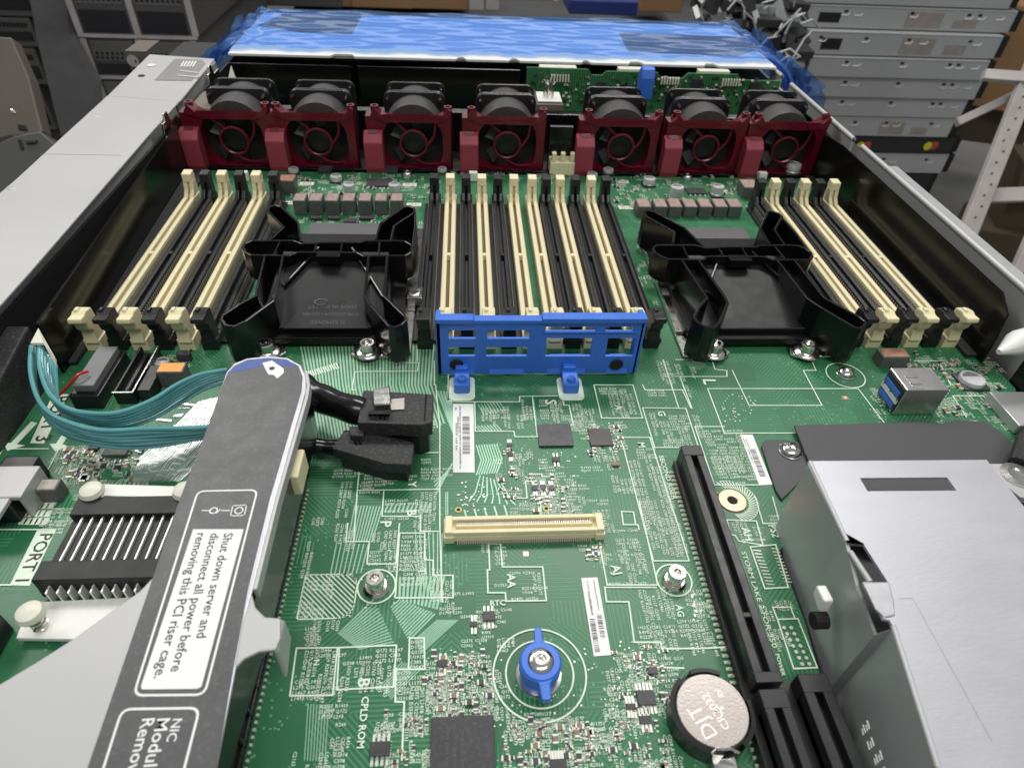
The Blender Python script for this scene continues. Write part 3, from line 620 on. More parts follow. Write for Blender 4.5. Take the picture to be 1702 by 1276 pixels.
# chips
def chip(px0, py0, px1, py1, h=.12, name='chip', legs=0, m_=None, edge=False):
    a = P(px0, py1, 0); b = P(px1, py0, 0); x0, x1, y0, y1 = a.x, b.x, a.y, b.y
    x0 = (P(px0, py1, 0).x+P(px0, py0, 0).x)/2; x1 = (P(px1, py1, 0).x+P(px1, py0, 0).x)/2
    t = MB(); t.box(x0, x1, y0, y1, .03, h); o = t.build(name, m_ or M_chip, mb_, bevel=.015)
    if legs:
        l = MB()
        for k in range(legs):
            x = x0+(x1-x0)*(k+.5)/legs; l.box(x-.035, x+.035, y0-.22, y0, 0, .05); l.box(x-.035, x+.035, y1, y1+.22, 0, .05)
        l.build('chip_legs', M_solder, o)
    return o, (x0, x1, y0, y1, h)
o, bb = chip(716, 1190, 822, 1300, .14)
t = MB(); text(t, 'LATTICE', (bb[1]-.32, bb[3]-.25, .1412), (bb[1]-.32, bb[2]+.1, .1412)); t.build('chip_marking', M_grey, o)
t = MB()
for k in range(4): glyphs(bb[0]+.4+k*.2, bb[3]-.25-k*.05, .12, 1.2, True, .1, mbx=t)
for i, v in enumerate(t.v): t.v[i] = (v[0], v[1], .1412)
t.build('chip_marking', mat('chip print', (.075, .07, .075), .5), o)
o, bb = chip(894, 707, 950, 744, .11)
t = MB(); glyphs(bb[0]+.45, bb[3]-.4, .6, .25, False, .16, mbx=t); t.v = [(v[0], v[1], .1112) for v in t.v]; t.build('chip_marking', M_grey, o)
o, bb = chip(979, 714, 1016, 743, .1, m_=mat('brown chip', (.045, .032, .028), .4))
t = MB(); glyphs(bb[0]+.3, bb[3]-.3, .5, .4, True, .13, mbx=t); t.v = [(v[0], v[1], .1012) for v in t.v]; t.build('chip_marking', mat('brown chip print', (.09, .06, .05), .5), o)
chip(616, 1234, 649, 1259, .16, legs=4); chip(1058, 1148, 1088, 1174, .12, legs=5); chip(1076, 1110, 1092, 1122, .12); chip(802, 1018, 822, 1034, .14, legs=3)
chip(918, 761, 930, 769, .1, legs=2); chip(728, 1098, 744, 1110, .12, legs=2); chip(913, 1262, 942, 1290, .12, legs=6); chip(782, 1034, 793, 1043, .1, legs=2)
for k in range(3): chip(884+k*14, 808, 893+k*14, 817, .1, legs=2)
chip(843, 738, 851, 744, .1, legs=2); chip(845, 752, 852, 760, .1, legs=2); chip(610, 300, 650, 312, .15, legs=6); chip(1140, 315, 1172, 324, .14, legs=4); chip(455, 318, 470, 326, .12)
chip(1040, 1170, 1056, 1180, .1, legs=3); chip(1062, 1190, 1082, 1204, .1, legs=3); chip(1016, 770, 1030, 776, .1, m_=M_tan); chip(1160, 342, 1176, 350, .12); chip(1190, 346, 1206, 353, .12)
chip(150, 742, 166, 751, .16); chip(175, 746, 215, 762, .2, m_=M_choke); chip(620, 306, 630, 310)
for sx0, sy0, h in ((530, 280, 0), (640, 280, 0)): chip(sx0, sy0, sx0+22, sy0+9, .2)
# stickers with bar codes
def sticker(q, lab, bars, cols):
    a, b, c, d = [P(x, y, .02) for x, y in q]     # top-left, top-right, bottom-right, bottom-left
    t = MB(); t.hull([d-Vector((0, 0, .012)), c-Vector((0, 0, .012)), b-Vector((0, 0, .012)), a-Vector((0, 0, .012))], [d, c, b, a])
    o = t.build('sticker', M_paper, mb_); o['label'] = lab
    def at(u, v): return (a+(b-a)*u)*(1-v)+(d+(c-d)*u)*v+Vector((0, 0, .004))
    t = MB()
    for u0, u1, v0, v1 in bars:
        v = v0
        while v < v1:
            wv = random.choice((.004, .007, .012)); t.quad(at(u0, v+wv), at(u1, v+wv), at(u1, v), at(u0, v)); v += wv+random.choice((.005, .008, .013))
    t.build('bar_code', M_ink, o, fix=False)
    t = MB()
    for u0, v0, v1 in cols:
        v = v0
        while v < v1:
            if random.random() < .85: t.quad(at(u0, v+.007), at(u0+random.uniform(.05, .1), v+.007), at(u0+random.uniform(.05, .1), v), at(u0, v))
            v += .012
    t.build('sticker_print', M_inkg, o, fix=False)
sticker([(753, 671), (787, 671), (789, 785), (753, 785)], 'white bar code sticker below the blue bracket', [(.45, .8, .2, .75)], [(.1, .04, .1), (.3, .04, .95), (.12, .3, .7), (.2, .2, .5)])
sticker([(966, 960), (993, 959), (1016, 1088), (987, 1090)], 'narrow white bar code sticker above the coin cell', [(.1, .4, .55, .95), (.55, .85, .5, .8)], [(.3, .04, .5), (.7, .04, .45), (.25, .2, .5)])
sticker([(1230, 722), (1251, 722), (1284, 805), (1262, 806)], 'white bar code sticker beside the charcoal plate', [(.3, .75, .3, .85)], [(.1, .05, .25), (.3, .1, .3), (.15, .3, .6)])

# memory slots
def memory_slot(x, cm, hidden=False):
    m = MB(); h = .62; y0, y1 = 24.35, 37.5
    for a, b in ((x-.33, x-.09), (x+.09, x+.33)):
        m.prismy([(a, 0), (b, 0), (b, h*.98), ((a+b)/2, h*1.08), (a, h*.98)], y0, y1)
    if cm is M_blk: m.box(x-.59, x+.59, y0-.3, y1+.3, .0, .16)
    m.box(x-.09, x+.09, y0, y1, 0, .3); m.box(x-.09, x+.09, 30.9, 31.15, .3, .64)
    m.mi = 1; m.box(x-.085, x+.085, y0+.1, 30.85, .3, .34); m.box(x-.085, x+.085, 31.2, y1-.1, .3, .34); m.mi = 0
    m.box(x-.36, x+.36, y0-.75, y0, 0, .6); m.box(x-.36, x+.36, y1, y1+.75, 0, .6)
    o = m.build('memory_slot', [cm, M_ink if cm is M_blk else mat('slot groove', (.16, .12, .08), .6)], mb_, bevel=.02)
    # contacts along both flanks
    m = MB(); n = 62
    for i in range(n):
        y = y0+.2+i*(y1-y0-.4)/n
        for sx in (-1, 1): m.box(x+sx*.345-.02, x+sx*.345+.02, y, y+.07, .02, .5)
    m.build('contact_row', mat('contact', (.45, .42, .36), .4, metal=.5) if 'contact' not in MATS else MATS['contact'], o, fix=False)
    # near latch: waisted tower with a flared thumb head; far latch: forked arm rising to a square head
    m = MB(); y = y0-.1
    m.prismx([(y, .1), (y-.55, .1), (y-.72, .5), (y-.62, 1.05), (y-.8, 1.3), (y-.85, 1.6), (y-1.15, 1.85), (y-1.1, 2.05), (y-.75, 2.02), (y-.55, 2.1), (y-.1, 2.0), (y-.02, 1.3)], x-.29, x+.29)
    m.prismx([(y-.3, 2.0), (y-.62, 2.05), (y-.6, 2.18), (y-.32, 2.18)], x-.2, x-.02)
    m.build('latch', cm, o, bevel=.06)
    m = MB(); y = y1+.05
    for a, b in ((x-.29, x-.06), (x+.06, x+.29)):
        m.prismx([(y-.35, .55), (y, .2), (y+.6, .2), (y+.75, 1.2), (y+.72, 1.45), (y+.25, 1.45), (y+.1, .95)], a, b)
    m.prismx([(y+.2, 1.35), (y+.25, 1.85), (y+.85, 1.9), (y+.9, 1.5), (y+.75, 1.3)], x-.27, x+.27); m.box(x-.06, x+.06, y+.3, y+.68, .2, 1.4)
    m.box(x-.28, x+.28, y+.62, y+.82, .1, 1.4)
    m.build('latch', cm, o, bevel=.05)
mat('contact', (.5, .47, .40), .4, metal=.5)
SL = [(-16.5, 1), (-15.5, 0), (-14.52, 1), (-13.52, 0), (-12.52, 1), (-11.5, 0),
      (-1.95, 0), (-.98, 1), (-.02, 0), (.94, 1), (1.92, 0), (2.9, 1), (4.03, 1), (4.9, 0), (5.76, 1), (6.72, 0), (7.7, 1), (8.62, 0),
      (18.5, 0), (19.45, 1), (20.4, 0), (21.38, 1), (22.35, 0), (23.3, 1)]
for x, c_ in SL: memory_slot(x, M_cream if c_ else M_blk)

# chokes, capacitors and other upright parts
def upbox(xl, xr, yb, yf, yt, ms, name, bevel=.05, top=None):
    a = P(xl, yb, 0); b = P(xr, yb, 0); h = PY((xl+xr)/2, yf, a.y).z; d = P(xl, yt, h).y-a.y
    t = MB(); t.box(a.x, b.x, a.y, a.y+max(.3, d), 0, h); o = t.build(name, ms, mb_, bevel=bevel)
    if top:
        t = MB(); t.box(a.x+.06, b.x-.06, a.y+.06, a.y+max(.3, d)-.06, h-.01, h+.012); t.build('choke_top', top, o)
    return o
for i, (x0, x1) in enumerate(((490, 511), (516, 538), (543, 565), (570, 592), (597, 619), (624, 645), (650, 671))): upbox(x0, x1, 358, 334, 321, M_choke, 'choke', top=M_choket)
for i, (x0, x1) in enumerate(((1058, 1080), (1086, 1107), (1110, 1131), (1135, 1156), (1160, 1181), (1185, 1206), (1209, 1230))): upbox(x0, x1, 362, 344, 330, M_choke, 'choke', top=M_choket)
upbox(466, 492, 322, 301, 290, M_choke, 'choke', top=M_copper); upbox(448, 462, 318, 300, 290, M_choke, 'choke', top=M_copper)
upbox(1232, 1258, 330, 312, 298, M_choke, 'choke', top=M_choket); upbox(268, 312, 644, 619, 602, M_choke, 'choke', top=M_orange)
upbox(296, 318, 602, 590, 583, M_chip, 'chip'); upbox(1460, 1505, 612, 594, 578, M_choke, 'choke', top=M_copper)
upbox(517, 536, 367, 362, 357, M_chip, 'chip'); upbox(545, 565, 367, 362, 357, M_chip, 'chip'); upbox(571, 592, 376, 368, 362, M_chip, 'chip'); upbox(598, 620, 367, 362, 357, M_chip, 'chip')
upbox(70, 104, 836, 815, 795, M_choke, 'choke', top=mat('taupe top', (.38, .35, .30), .5, var=.3, vscale=400))
def cap(px, pyb, pyt, rpx, name='capacitor'):
    a = P(px, pyb, 0); r = (P(px+rpx, pyb, 0).x-P(px-rpx, pyb, 0).x)/2; c = a+Vector((0, r, 0)); h = max(.3, PY(px, pyt, c.y).z)
    t = MB(); t.box(c.x-r*1.05, c.x+r*1.05, c.y-r*1.05, c.y+r*1.05, 0, .12); o = t.build('capacitor', M_chip, mb_, bevel=.04)
    t = MB(); t.lathe(c, [(r*.98, .12), (r*.98, h*.28), (r*.9, h*.34), (r*.98, h*.4), (r*.98, h-.08), (r*.92, h), (r*.82, h), (r*.8, h-.03), (.001, h-.03)], 24); t.build('can', M_cap, o, smooth=True)
    t = MB(); t.add([c+Vector((r*.75*math.cos(a_), r*.75*math.sin(a_), h-.022)) for a_ in [R_(k) for k in range(20, 161, 14)]], [tuple(range(11))]); t.build('polarity_mark', M_inkg, o)
for q in ((558, 306, 292, 10), (581, 330, 306, 10), (656, 330, 306, 10), (487, 292, 280, 9), (735, 290, 281, 8), (1080, 312, 296, 10), (1124, 338, 310, 11), (1193, 330, 309, 10), (1320, 292, 272, 12), (1012, 292, 281, 9), (985, 302, 288, 9), (1268, 300, 288, 9), (268, 618, 600, 13), (1624, 650, 628, 20)): cap(*q)
# second riser slot, its twin at the bottom, storage connector
def riser(x0, x1, y0, y1, h, lean=0, name='riser_slot', pins=True):
    t = MB(); xa, xb = x0, x1
    def X(y, s): return s+lean*(y-y0)
    def seg(a, b, z0, z1, ya, yb): t.hull([(X(ya, a), ya, z0), (X(ya, b), ya, z0), (X(yb, b), yb, z0), (X(yb, a), yb, z0)], [(X(ya, a), ya, z1), (X(ya, b), ya, z1), (X(yb, b), yb, z1), (X(yb, a), yb, z1)])
    wdt = xb-xa
    seg(xa-.12, xb+.12, 0, .35, y0, y1); seg(xa, xa+wdt*.36, .35, h, y0, y1); seg(xb-wdt*.36, xb, .35, h, y0, y1); seg(xa, xb, .35, h-.35, y0, y1)
    seg(xa-.01, xb+.01, .35, h+.02, y0-.01, y0+.3); seg(xa-.01, xb+.01, .35, h+.02, y1-.5, y1+.01)
    yk = y0+(y1-y0)*.22; seg(xa+.05, xb-.05, .35, h-.03, yk, yk+.16)
    o = t.build(name, M_blk, mb_, bevel=.03)
    if pins:
        t = MB(); y = y0+.3
        while y < y1-.2:
            for s in (-1,):
                xx = X(y, xa)-.2; t.add([(xx-.1, y-.05, .02), (xx+.1, y-.05, .02), (xx+.1, y+.05, .02), (xx-.1, y+.05, .02), (xx, y, .14)], [(0, 1, 4), (1, 2, 4), (2, 3, 4), (3, 0, 4)])
            y += .2
        t.build('solder_pins', M_ivory, o)
    return o
a = P(1149, 742, 1.15); b = P(1283, 1142, 1.15); riser(b.x-.38, b.x+.38, b.y+.15, a.y+.05, 1.15, lean=(a.x-b.x)/(a.y-b.y))
a2 = P(1290, 1160, 1.15); riser(b.x-.37, b.x+.37, .5, b.y-.02, 1.1, lean=0)
a3 = P(1350, 1118, 1.15); riser(a3.x-.42, a3.x+.42, .5, a3.y, 1.1, lean=.0, pins=False)
m = MB(); m.box(b.x-.6, a3.x+.7, .5, a3.y+.1, 0, .5); m.build('slot_base', M_blk, mb_)
# storage mezzanine connector
a = P(740, 903, 0); b = P(1003, 901, 0); yb = a.y; m = MB()
m.box(a.x+.1, b.x-.1, yb+.05, yb+.75, 0, .3); m.box(a.x+.15, b.x-.15, yb+.05, yb+.2, .3, .52); m.box(a.x+.15, b.x-.15, yb+.6, yb+.75, .3, .52)
m.box(a.x+.35, b.x-.35, yb+.36, yb+.44, .3, .46)
for x0, x1 in ((a.x-.05, a.x+.3), (b.x-.3, b.x+.05)): m.box(x0, x1, yb-.02, yb+.82, 0, .34); m.box(x0+.05, x1-.05, yb+.04, yb+.76, .34, .56)
o = m.build('storage_connector', M_cream, mb_, bevel=.03)
m = MB(); n = 62
for i in range(n):
    x = a.x+.4+i*(b.x-a.x-.8)/n; m.box(x, x+.045, yb-.1, yb+.06, 0, .1); m.box(x, x+.04, yb+.45, yb+.6, .31, .42)
m.build('contact_pins', MATS['contact'], o)
# white two-pin and power headers
m = MB(); c = P(935, 292, 0); m.box(c.x-.9, c.x+.9, c.y, c.y+1.2, 0, .9)
for dx in (-.8, -.2, .45): m.box(c.x+dx, c.x+dx+.3, c.y+.1, c.y+.5, .9, 1.5)
m.build('power_header', M_cream, mb_, bevel=.06)
m = MB()
for i, (px, py) in enumerate(((414, 300), (795, 300), (1275, 300))): c = P(px-14, py+2, 0); m.box(c.x-.05, c.x+.5, c.y, c.y+.4, 0, .6)
m.build('white_header', M_white, mb_, bevel=.05)
# row of white printed tags around the sockets
m = MB()
for q in ((681, 307), (688, 340), (480, 337), (510, 305), (1034, 302), (1040, 345), (1200, 318)):
    c = P(*q, ZS+.02); m.box(c.x-.45, c.x+.45, c.y-.22, c.y+.22, ZS, ZS+.02)
m.build('printed_tag', M_ivory, mb_)
m = MB()
for q in ((681, 307), (688, 340), (480, 337), (510, 305), (1034, 302), (1040, 345), (1200, 318)):
    c = P(*q, ZS+.026); pts = arc(c.x-.15, c.y, .11, 0, 360, 12); [m.line((*u, ZS+.026), (*v, ZS+.026), .03, ZS+.026) for u, v in zip(pts, pts[1:])]
    pts = arc(c.x+.17, c.y, .11, 0, 360, 12); [m.line((*u, ZS+.026), (*v, ZS+.026), .03, ZS+.026) for u, v in zip(pts, pts[1:])]
m.build('tag_print', M_inkg, mb_, fix=False)
# standoffs and screws on the board
def screw(c, r, h, name, parent, base_r=None):
    t = MB()
    if base_r: t.lathe(c, [(base_r, 0), (base_r, .08), (base_r*.8, .16), (r*.8, .17), (r*.75, h*.55)], 28)
    t.lathe(c, [(r*.75, h*.5 if base_r else 0), (r, h*.55 if base_r else 0), (r, h-.04), (r*.92, h), (r*.5, h), (r*.42, h-.06), (r*.38, h*.6), (.001, h*.6)], 28)
    return t.build(name, M_chrome, parent, smooth=True)
screw(P(626, 977, 0), .29, .62, 'standoff', mb_, .42); screw(P(1120, 967, 0), .28, .62, 'standoff', mb_, .40)
def domed(c, r, name, parent):
    t = MB(); t.lathe(c, [(r*1.1, 0), (r*1.1, .04), (r, .06), (r*.96, .15), (r*.75, .24), (r*.4, .28), (.3*r, .22), (.001, .2)], 28); return t.build(name, M_chrome, parent, smooth=True)
domed(P(1405, 622, 0), .38, 'board_screw', mb_); domed(P(677, 291, 0), .35, 'board_screw', mb_); domed(P(1142, 296, 0), .35, 'board_screw', mb_)
# USB port stack
ax, ay = P(1487, 690, 0).x, P(1487, 690, 0).y
us = MB(); us.box(ax-.1, ax+1.75, ay, ay+1.45, .03, 1.45); o = us.build('usb_port', mat('usb shell', (.55, .52, .52), .28, metal=.85, var=.12), mb_, bevel=.04)
m = MB(); m.box(ax-.14, ax-.02, ay+.08, ay+1.37, .12, 1.37); m.build('port_opening', M_ink, o)
m = MB()
for z in (.22, .86): m.box(ax-.2, ax-.1, ay+.18, ay+1.27, z, z+.24)
m.build('blue_tongue', M_blue, o)
m = MB(); m.box(ax-.19, ax-.1, ay+.1, ay+1.35, .54, .76); m.build('white_divider', M_white, o)
m = MB()
for z in (.1, .68):
    for y in (.15, .7, 1.25): m.cyl((ax-.16, ay+y, z+.06), .05, -.05, .05, 8, 'x')
for y in (.35, .75): m.box(ax+.25, ax+.75, ay+y, ay+y+.05, 1.44, 1.47); m.box(ax+.25, ax+.3, ay+y-.12, ay+y+.17, 1.44, 1.47)
m.build('spring_tab', M_chrome, o)
m = MB(); a = P(1655, 680, 0); m.prism([(a.x-.2, a.y-1.5), (a.x+1.4, a.y-1.5), (a.x+1.4, a.y+.6), (a.x-.2, a.y+.6)], 0, .5); o = m.build('card_socket', M_side, mb_, bevel=.05)
m = MB(); m.tube([P(1690, 770, 1), P(1702, 730, 1), P(1740, 700, 1)], .3, 10); m.box(a.x+.1, a.x+.5, a.y-3.2, a.y-1.9, 0, .5); m.build('side_socket', M_mblk, mb_, bevel=.04)
# black sockets at the left under the ribbon cables
m = MB(); a = P(125, 680, 0); m.box(a.x, a.x+1.15, a.y, a.y+2.9, 0, .7); o = m.build('cable_socket', M_blk, mb_, bevel=.05)
m = MB(); m.box(a.x+.18, a.x+.98, a.y+.25, a.y+2.75, .7, 1.05); m.build('socket_cap', mat('smoky grey plastic', (.16, .16, .165), .45, var=.3, vscale=80), o, bevel=.04)
m = MB(); a = P(196, 672, 0); m.box(a.x, a.x+.8, a.y, a.y+3.0, 0, .3)
for x0, x1 in ((0, .1), (.7, .8)): m.box(a.x+x0, a.x+x1, a.y, a.y+3.0, .3, .65)
m.box(a.x+.1, a.x+.7, a.y, a.y+.12, .3, .65); m.box(a.x+.3, a.x+.45, a.y+.3, a.y+2.7, .3, .5); m.build('open_socket', M_blk, mb_, bevel=.03)
m = MB(); m.box(a.x+.77, a.x+.82, a.y, a.y+3.0, .64, .68); m.box(a.x, a.x+.77, a.y-.03, a.y+.02, .64, .68); m.build('socket_edge', M_chrome, mb_)
m = MB(); a = P(236, 670, 0); m.box(a.x, a.x+.5, a.y, a.y+1.6, 0, .7); m.build('small_socket', M_blk, mb_, bevel=.04)
m = MB(); a = P(-25, 870, 0); b = P(35, 870, 0)
m.box(a.x, b.x, a.y, a.y+2.2, 0, 1.0); m.build('port_socket', M_blk, mb_, bevel=.08)
m = MB(); a = P(-20, 820, 1.2); b = P(36, 815, 1.2); m.box(a.x-1, b.x, a.y-.1, a.y+1.3, .9, 1.1); m.box(b.x-.12, b.x, a.y-.1, a.y+1.3, 0, 1); m.box(a.x-1, a.x+.7, a.y-.9, a.y-.1, .9, 1.1); m.build('port_shield', M_ledge, mb_, bevel=.05)
m = MB(); a = P(-30, 1110, 0); b = P(20, 1045, 0); m.box(a.x-.3, b.x+.1, a.y, b.y, 0, .9); m.build('edge_socket', M_blk, mb_, bevel=.06)
# lamp glare put in as bright metal strips: glinting trace field under the cables
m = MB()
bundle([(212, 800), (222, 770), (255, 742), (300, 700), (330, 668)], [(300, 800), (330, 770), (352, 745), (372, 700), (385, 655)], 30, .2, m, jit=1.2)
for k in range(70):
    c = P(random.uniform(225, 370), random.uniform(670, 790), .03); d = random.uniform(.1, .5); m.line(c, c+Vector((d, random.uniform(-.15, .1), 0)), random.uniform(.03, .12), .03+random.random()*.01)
m.build('tinned_glare_field', M_tinglare, mb_, fix=False)
# coin cell holder
cz = .62; cb = P(1183, 1181, cz)
m = MB(); m.cyl((cb.x+.0, cb.y, 0), 1.14, 0, .42, 48); o = m.build('battery_holder', M_gloss, mb_, smooth=True)
m = MB(); prof = []
for a0, a1 in ((62, 108), (128, 268), (302, 372)):
    pts = arc(cb.x, cb.y, 1.09, a0, a1, 18); m.wall(pts, .3, .72, .12)
m.build('holder_wall', M_gloss, o)
m = MB(); m.box(cb.x-.25, cb.x+.35, cb.y-1.5, cb.y-1.0, 0, .4); m.tube([(cb.x-.35, cb.y-1.1, .72), (cb.x-.2, cb.y-1.0, .72), (cb.x+.2, cb.y-1.0, .72), (cb.x+.4, cb.y-1.1, .7)], .04, 6); m.build('holder_clip', [M_chrome], o)
# ------------------------------------------------------------------ coin cell
cell = thing('coin_cell', 'round silver coin battery stamped CR2032 in its black holder', 'battery', (cb.x, cb.y, .4))
m = MB(); m.lathe((cb.x, cb.y, 0), [(.001, .4), (.9, .4), (.98, .44), (1.0, .52), (1.0, .66), (.985, .70), (.96, .72), (.001, .72)], 64); m.build('cell_can', M_cell, cell, smooth=True)
m = MB()
def ct(s, a, b, bold=0.0): text(m, s, P(*a, .7225), P(*b, .7225), bold=bold)
ct('CR2032', (1214, 1208), (1176, 1150)); ct('DJT', (1193, 1219), (1160, 1168)); ct('+', (1212, 1181), (1200, 1164)); ct('3V', (1203, 1155), (1195, 1143))
m.build('cell_stamp', mat('stamped mark', (.82, .76, .72), .3, metal=.6), cell, fix=False)

# ------------------------------------------------------------------ processor cover frames
def H(x, y): p = P(370+.2195*x, 330+.2195*y, HZ); return (p.x, p.y)
hc = thing('processor_cover', 'glossy black X-shaped processor dust cover with lettered plate, left of the centre memory slots', 'processor cover', (-6.6, 27.8, 0), 'processor covers')
HZ = 2.3; T = .13
m = MB(); zb = .35
bar = [H(x, y) for x, y in ((540,315),(600,338),(700,336),(740,330),(1030,330),(1070,318),(1300,316),(1385,320),(1425,345),(1435,372),(1420,405),(1380,428),(1070,432),(1020,405),(560,402),(500,430),(215,424),(170,400),(152,370),(170,338),(215,316))]
m.wall(bar, .9, HZ, T, closed=True)
for (a, b) in (((430,320),(385,424)), ((710,338),(690,402)), ((905,333),(890,404)), ((1190,320),(1180,430))): m.wall([H(*a), H(*b)], .9, HZ-.03, T*.8)
for q in ([(318,432),(250,730),(120,800),(0,880),(-8,915),(20,955),(90,965),(170,925),(380,770),(402,722),(455,434)],
          [(1105,434),(1078,735),(1130,810),(1260,960),(1300,970),(1350,950),(1388,915),(1375,880),(1220,730),(1248,432)]):
    m.wall([H(*p) for p in q], zb, HZ, T)
for q in ([(370,300),(462,214),(342,92),(352,60),(400,46),(440,58),(570,178),(592,318)], [(1160,305),(1195,185),(1370,62),(1410,52),(1450,70),(1456,98),(1300,200),(1276,316)]):
    m.wall([H(*p) for p in q], zb, HZ, T)
m.wall([H(x, y) for x, y in ((1456, 98), (1460, 200), (1440, 350))], .9, HZ-.05, T)
m.build('cover_frame', M_gloss, hc, bevel=.03, seg=2)
m = MB(); HZ = 2.3   # clip on the bar
a = H(720, 400); b = H(890, 440); m.box(a[0], b[0], b[1]-.05, a[1], 1.9, 2.36); m.build('finger_clip', M_gloss, hc, bevel=.05)
m = MB(); m.prism([(-9.6, 23.7), (-3.4, 23.7), (-3.0, 24.6), (-3.0, 33.2), (-9.8, 33.2), (-10.0, 24.6)], .25, .6)
m.hull([(-9.4, 24.1, .55), (-3.5, 24.1, .55), (-3.7, 29.0, .55), (-9.3, 29.0, .55)], [(-9.4, 24.1, .9), (-3.5, 24.1, .9), (-3.9, 29.0, 1.95), (-9.1, 29.0, 1.95)])
m.build('cover_floor', mat('cover floor plastic', (.006, .006, .0065), .42, var=.3, spec=.3), hc, bevel=.06)
m = MB()
for x0, y0, x1, y1 in ((-9.6, 24.6, -7.3, 29.0), (-3.3, 24.6, -5.7, 29.0)): m.wall([(x0, y0), (x1, y1)], .5, [1.15, 2.2], .12)
m.build('gusset', M_gloss, hc, bevel=.03)
lp = MB(); pa, pb, pc_, pd = P(472, 545, 1.0), P(611, 545, 1.0), P(598, 500, 1.5), P(508, 500, 1.5)
HZt = .05
lp.hull([p-Vector((0, 0, .04)) for p in (pa, pb, pc_, pd)], [pa, pb, pc_, pd]); lp.build('lettered_plate', mat('dark plate', (.035, .035, .036), .3, var=.2), hc)
lt = MB()
def onplate(u, v): return (pa+(pb-pa)*u)*(1-v)+(pd+(pc_-pd)*u)*v+Vector((0, 0, .012))
for s, u0, u1, v in (('IS REMOVED', .26, .72, .10), ('IF PROCESSOR / COVER', .10, .93, .38), ('LEAVE IN SOCKET', .1, .92, .66)):
    A_ = onplate(u1, v+.17); B_ = onplate(u0, v+.17); d = (B_-A_).normalized(); n_ = (pb-pa).cross(pd-pa).normalized(); text(lt, s, A_, B_, bold=0, up=n_.cross(d))
c = onplate(.3, .93); pts = [c+Vector((.28*math.cos(R_(k)), .2*math.sin(R_(k)), .03+.02*math.sin(R_(k)))) for k in range(0, 331, 30)]
lt.tube(pts, .025, 5)
lt.build('raised_lettering', mat('grey lettering', (.13, .13, .13), .35), hc, fix=False)
# metal corner plates with screws, back strip
m = MB()
m.prism([(-10.4, 22.95), (-8.35, 22.95), (-8.1, 23.25), (-8.6, 24.4), (-10.4, 24.6)], .06, .2); m.prism([(-5.25, 23.1), (-5.0, 22.9), (-2.8, 22.9), (-2.55, 23.2), (-2.55, 26.2), (-3.3, 26.2), (-3.6, 24.4), (-5.0, 24.3)], .06, .2)
m.prism([(-3.1, 26.2), (-2.55, 26.2), (-2.5, 34.3), (-3.0, 34.3)], .06, .35)
m.prism([(-10.4, 24.6), (-9.8, 24.6), (-9.7, 34.3), (-10.3, 34.3)], .06, .35)
m.build('socket_plate', M_chrome, hc, bevel=.04)
m = MB(); m.box(-8.9, -3.9, 33.1, 34.4, .05, .62); m.build('socket_back_strip', mat('satin grey strip', (.12, .115, .12), .5, metal=.3), hc, bevel=.05)
for q in ((445, 585), (612, 585)):
    c = P(*q, .2); t = MB(); t.lathe(c, [(.62, 0), (.6, .05), (.5, .12), (.36, .15), (.36, .5), (.31, .56), (.22, .56), (.2, .4), (.001, .36)], 28); t.build('spring_screw', M_chrome, hc, smooth=True)
m = MB(); m.box(-2.95, -2.2, 26.6, 27.6, .35, .8); m.lathe((-2.6, 27.1, .6), [(.001, .25), (.3, .25), (.34, .2), (.34, 0)], 16); m.build('retaining_clip', M_chrome, hc, bevel=.04)
h2 = copy_tree(hc); move(h2, (20.35, -.15, 0)); h2['label'] = 'glossy black X-shaped processor dust cover between the centre and right-hand memory slots'
for c_ in list(h2.children):
    if c_.name.startswith(('lettered', 'raised')): bpy.data.objects.remove(c_)

# ------------------------------------------------------------------ blue bracket
bk = thing('blue_bracket', 'royal blue slotted plastic bracket standing at the near end of the centre memory slots', 'bracket', (3.1, 21.6, 0))
yb = 21.75
def pb_(x, y): p = PY(x, y, yb); return (p.x, p.z)
outer = [pb_(*q) for q in ((728, 540), (1070, 540), (1062, 628), (733, 625))]
xs0, xs1 = -1.28, 7.42
m = MB()
def rect_frame(x0, x1, z0, z1): m.box(x0, x1, yb, yb+.13, z0, z1)
holes = [((745, 549), (791, 563)), ((810, 549), (880, 563)), ((745, 577), (790, 592)), ((808, 577), (876, 592)), ((907, 543), (990, 551)), ((1007, 543), (1052, 551)), ((909, 562), (981, 592)), ((1011, 562), (1052, 592))]
hb = [(pb_(*a)[0], pb_(*b)[0], pb_(*b)[1], pb_(*a)[1]) for a, b in holes]
xg = sorted({xs0, xs1} | {h[0] for h in hb} | {h[1] for h in hb}); zg = sorted({.12, 2.95} | {h[2] for h in hb} | {h[3] for h in hb})
for i in range(len(xg)-1):
    for j in range(len(zg)-1):
        cx, cz_ = (xg[i]+xg[i+1])/2, (zg[j]+zg[j+1])/2
        if any(h[0] < cx < h[1] and h[2] < cz_ < h[3] for h in hb): continue
        for (ya, dirn) in ((yb, 1), (yb+.13, -1)):
            q = [(xg[i], ya, zg[j]), (xg[i+1], ya, zg[j]), (xg[i+1], ya, zg[j+1]), (xg[i], ya, zg[j+1])]; m.quad(*(q if dirn > 0 else q[::-1]))
for (x0, x1, z0, z1) in hb+[(xs0, xs1, .12, 2.95)]:
    m.quad((x0, yb, z0), (x0, yb+.13, z0), (x1, yb+.13, z0), (x1, yb, z0)); m.quad((x0, yb, z1), (x1, yb, z1), (x1, yb+.13, z1), (x0, yb+.13, z1))
    m.quad((x0, yb, z0), (x0, yb, z1), (x0, yb+.13, z1), (x0, yb+.13, z0)); m.quad((x1, yb, z0), (x1, yb+.13, z0), (x1, yb+.13, z1), (x1, yb, z1))
m.build('bracket_plate', M_blue, bk)
m = MB()
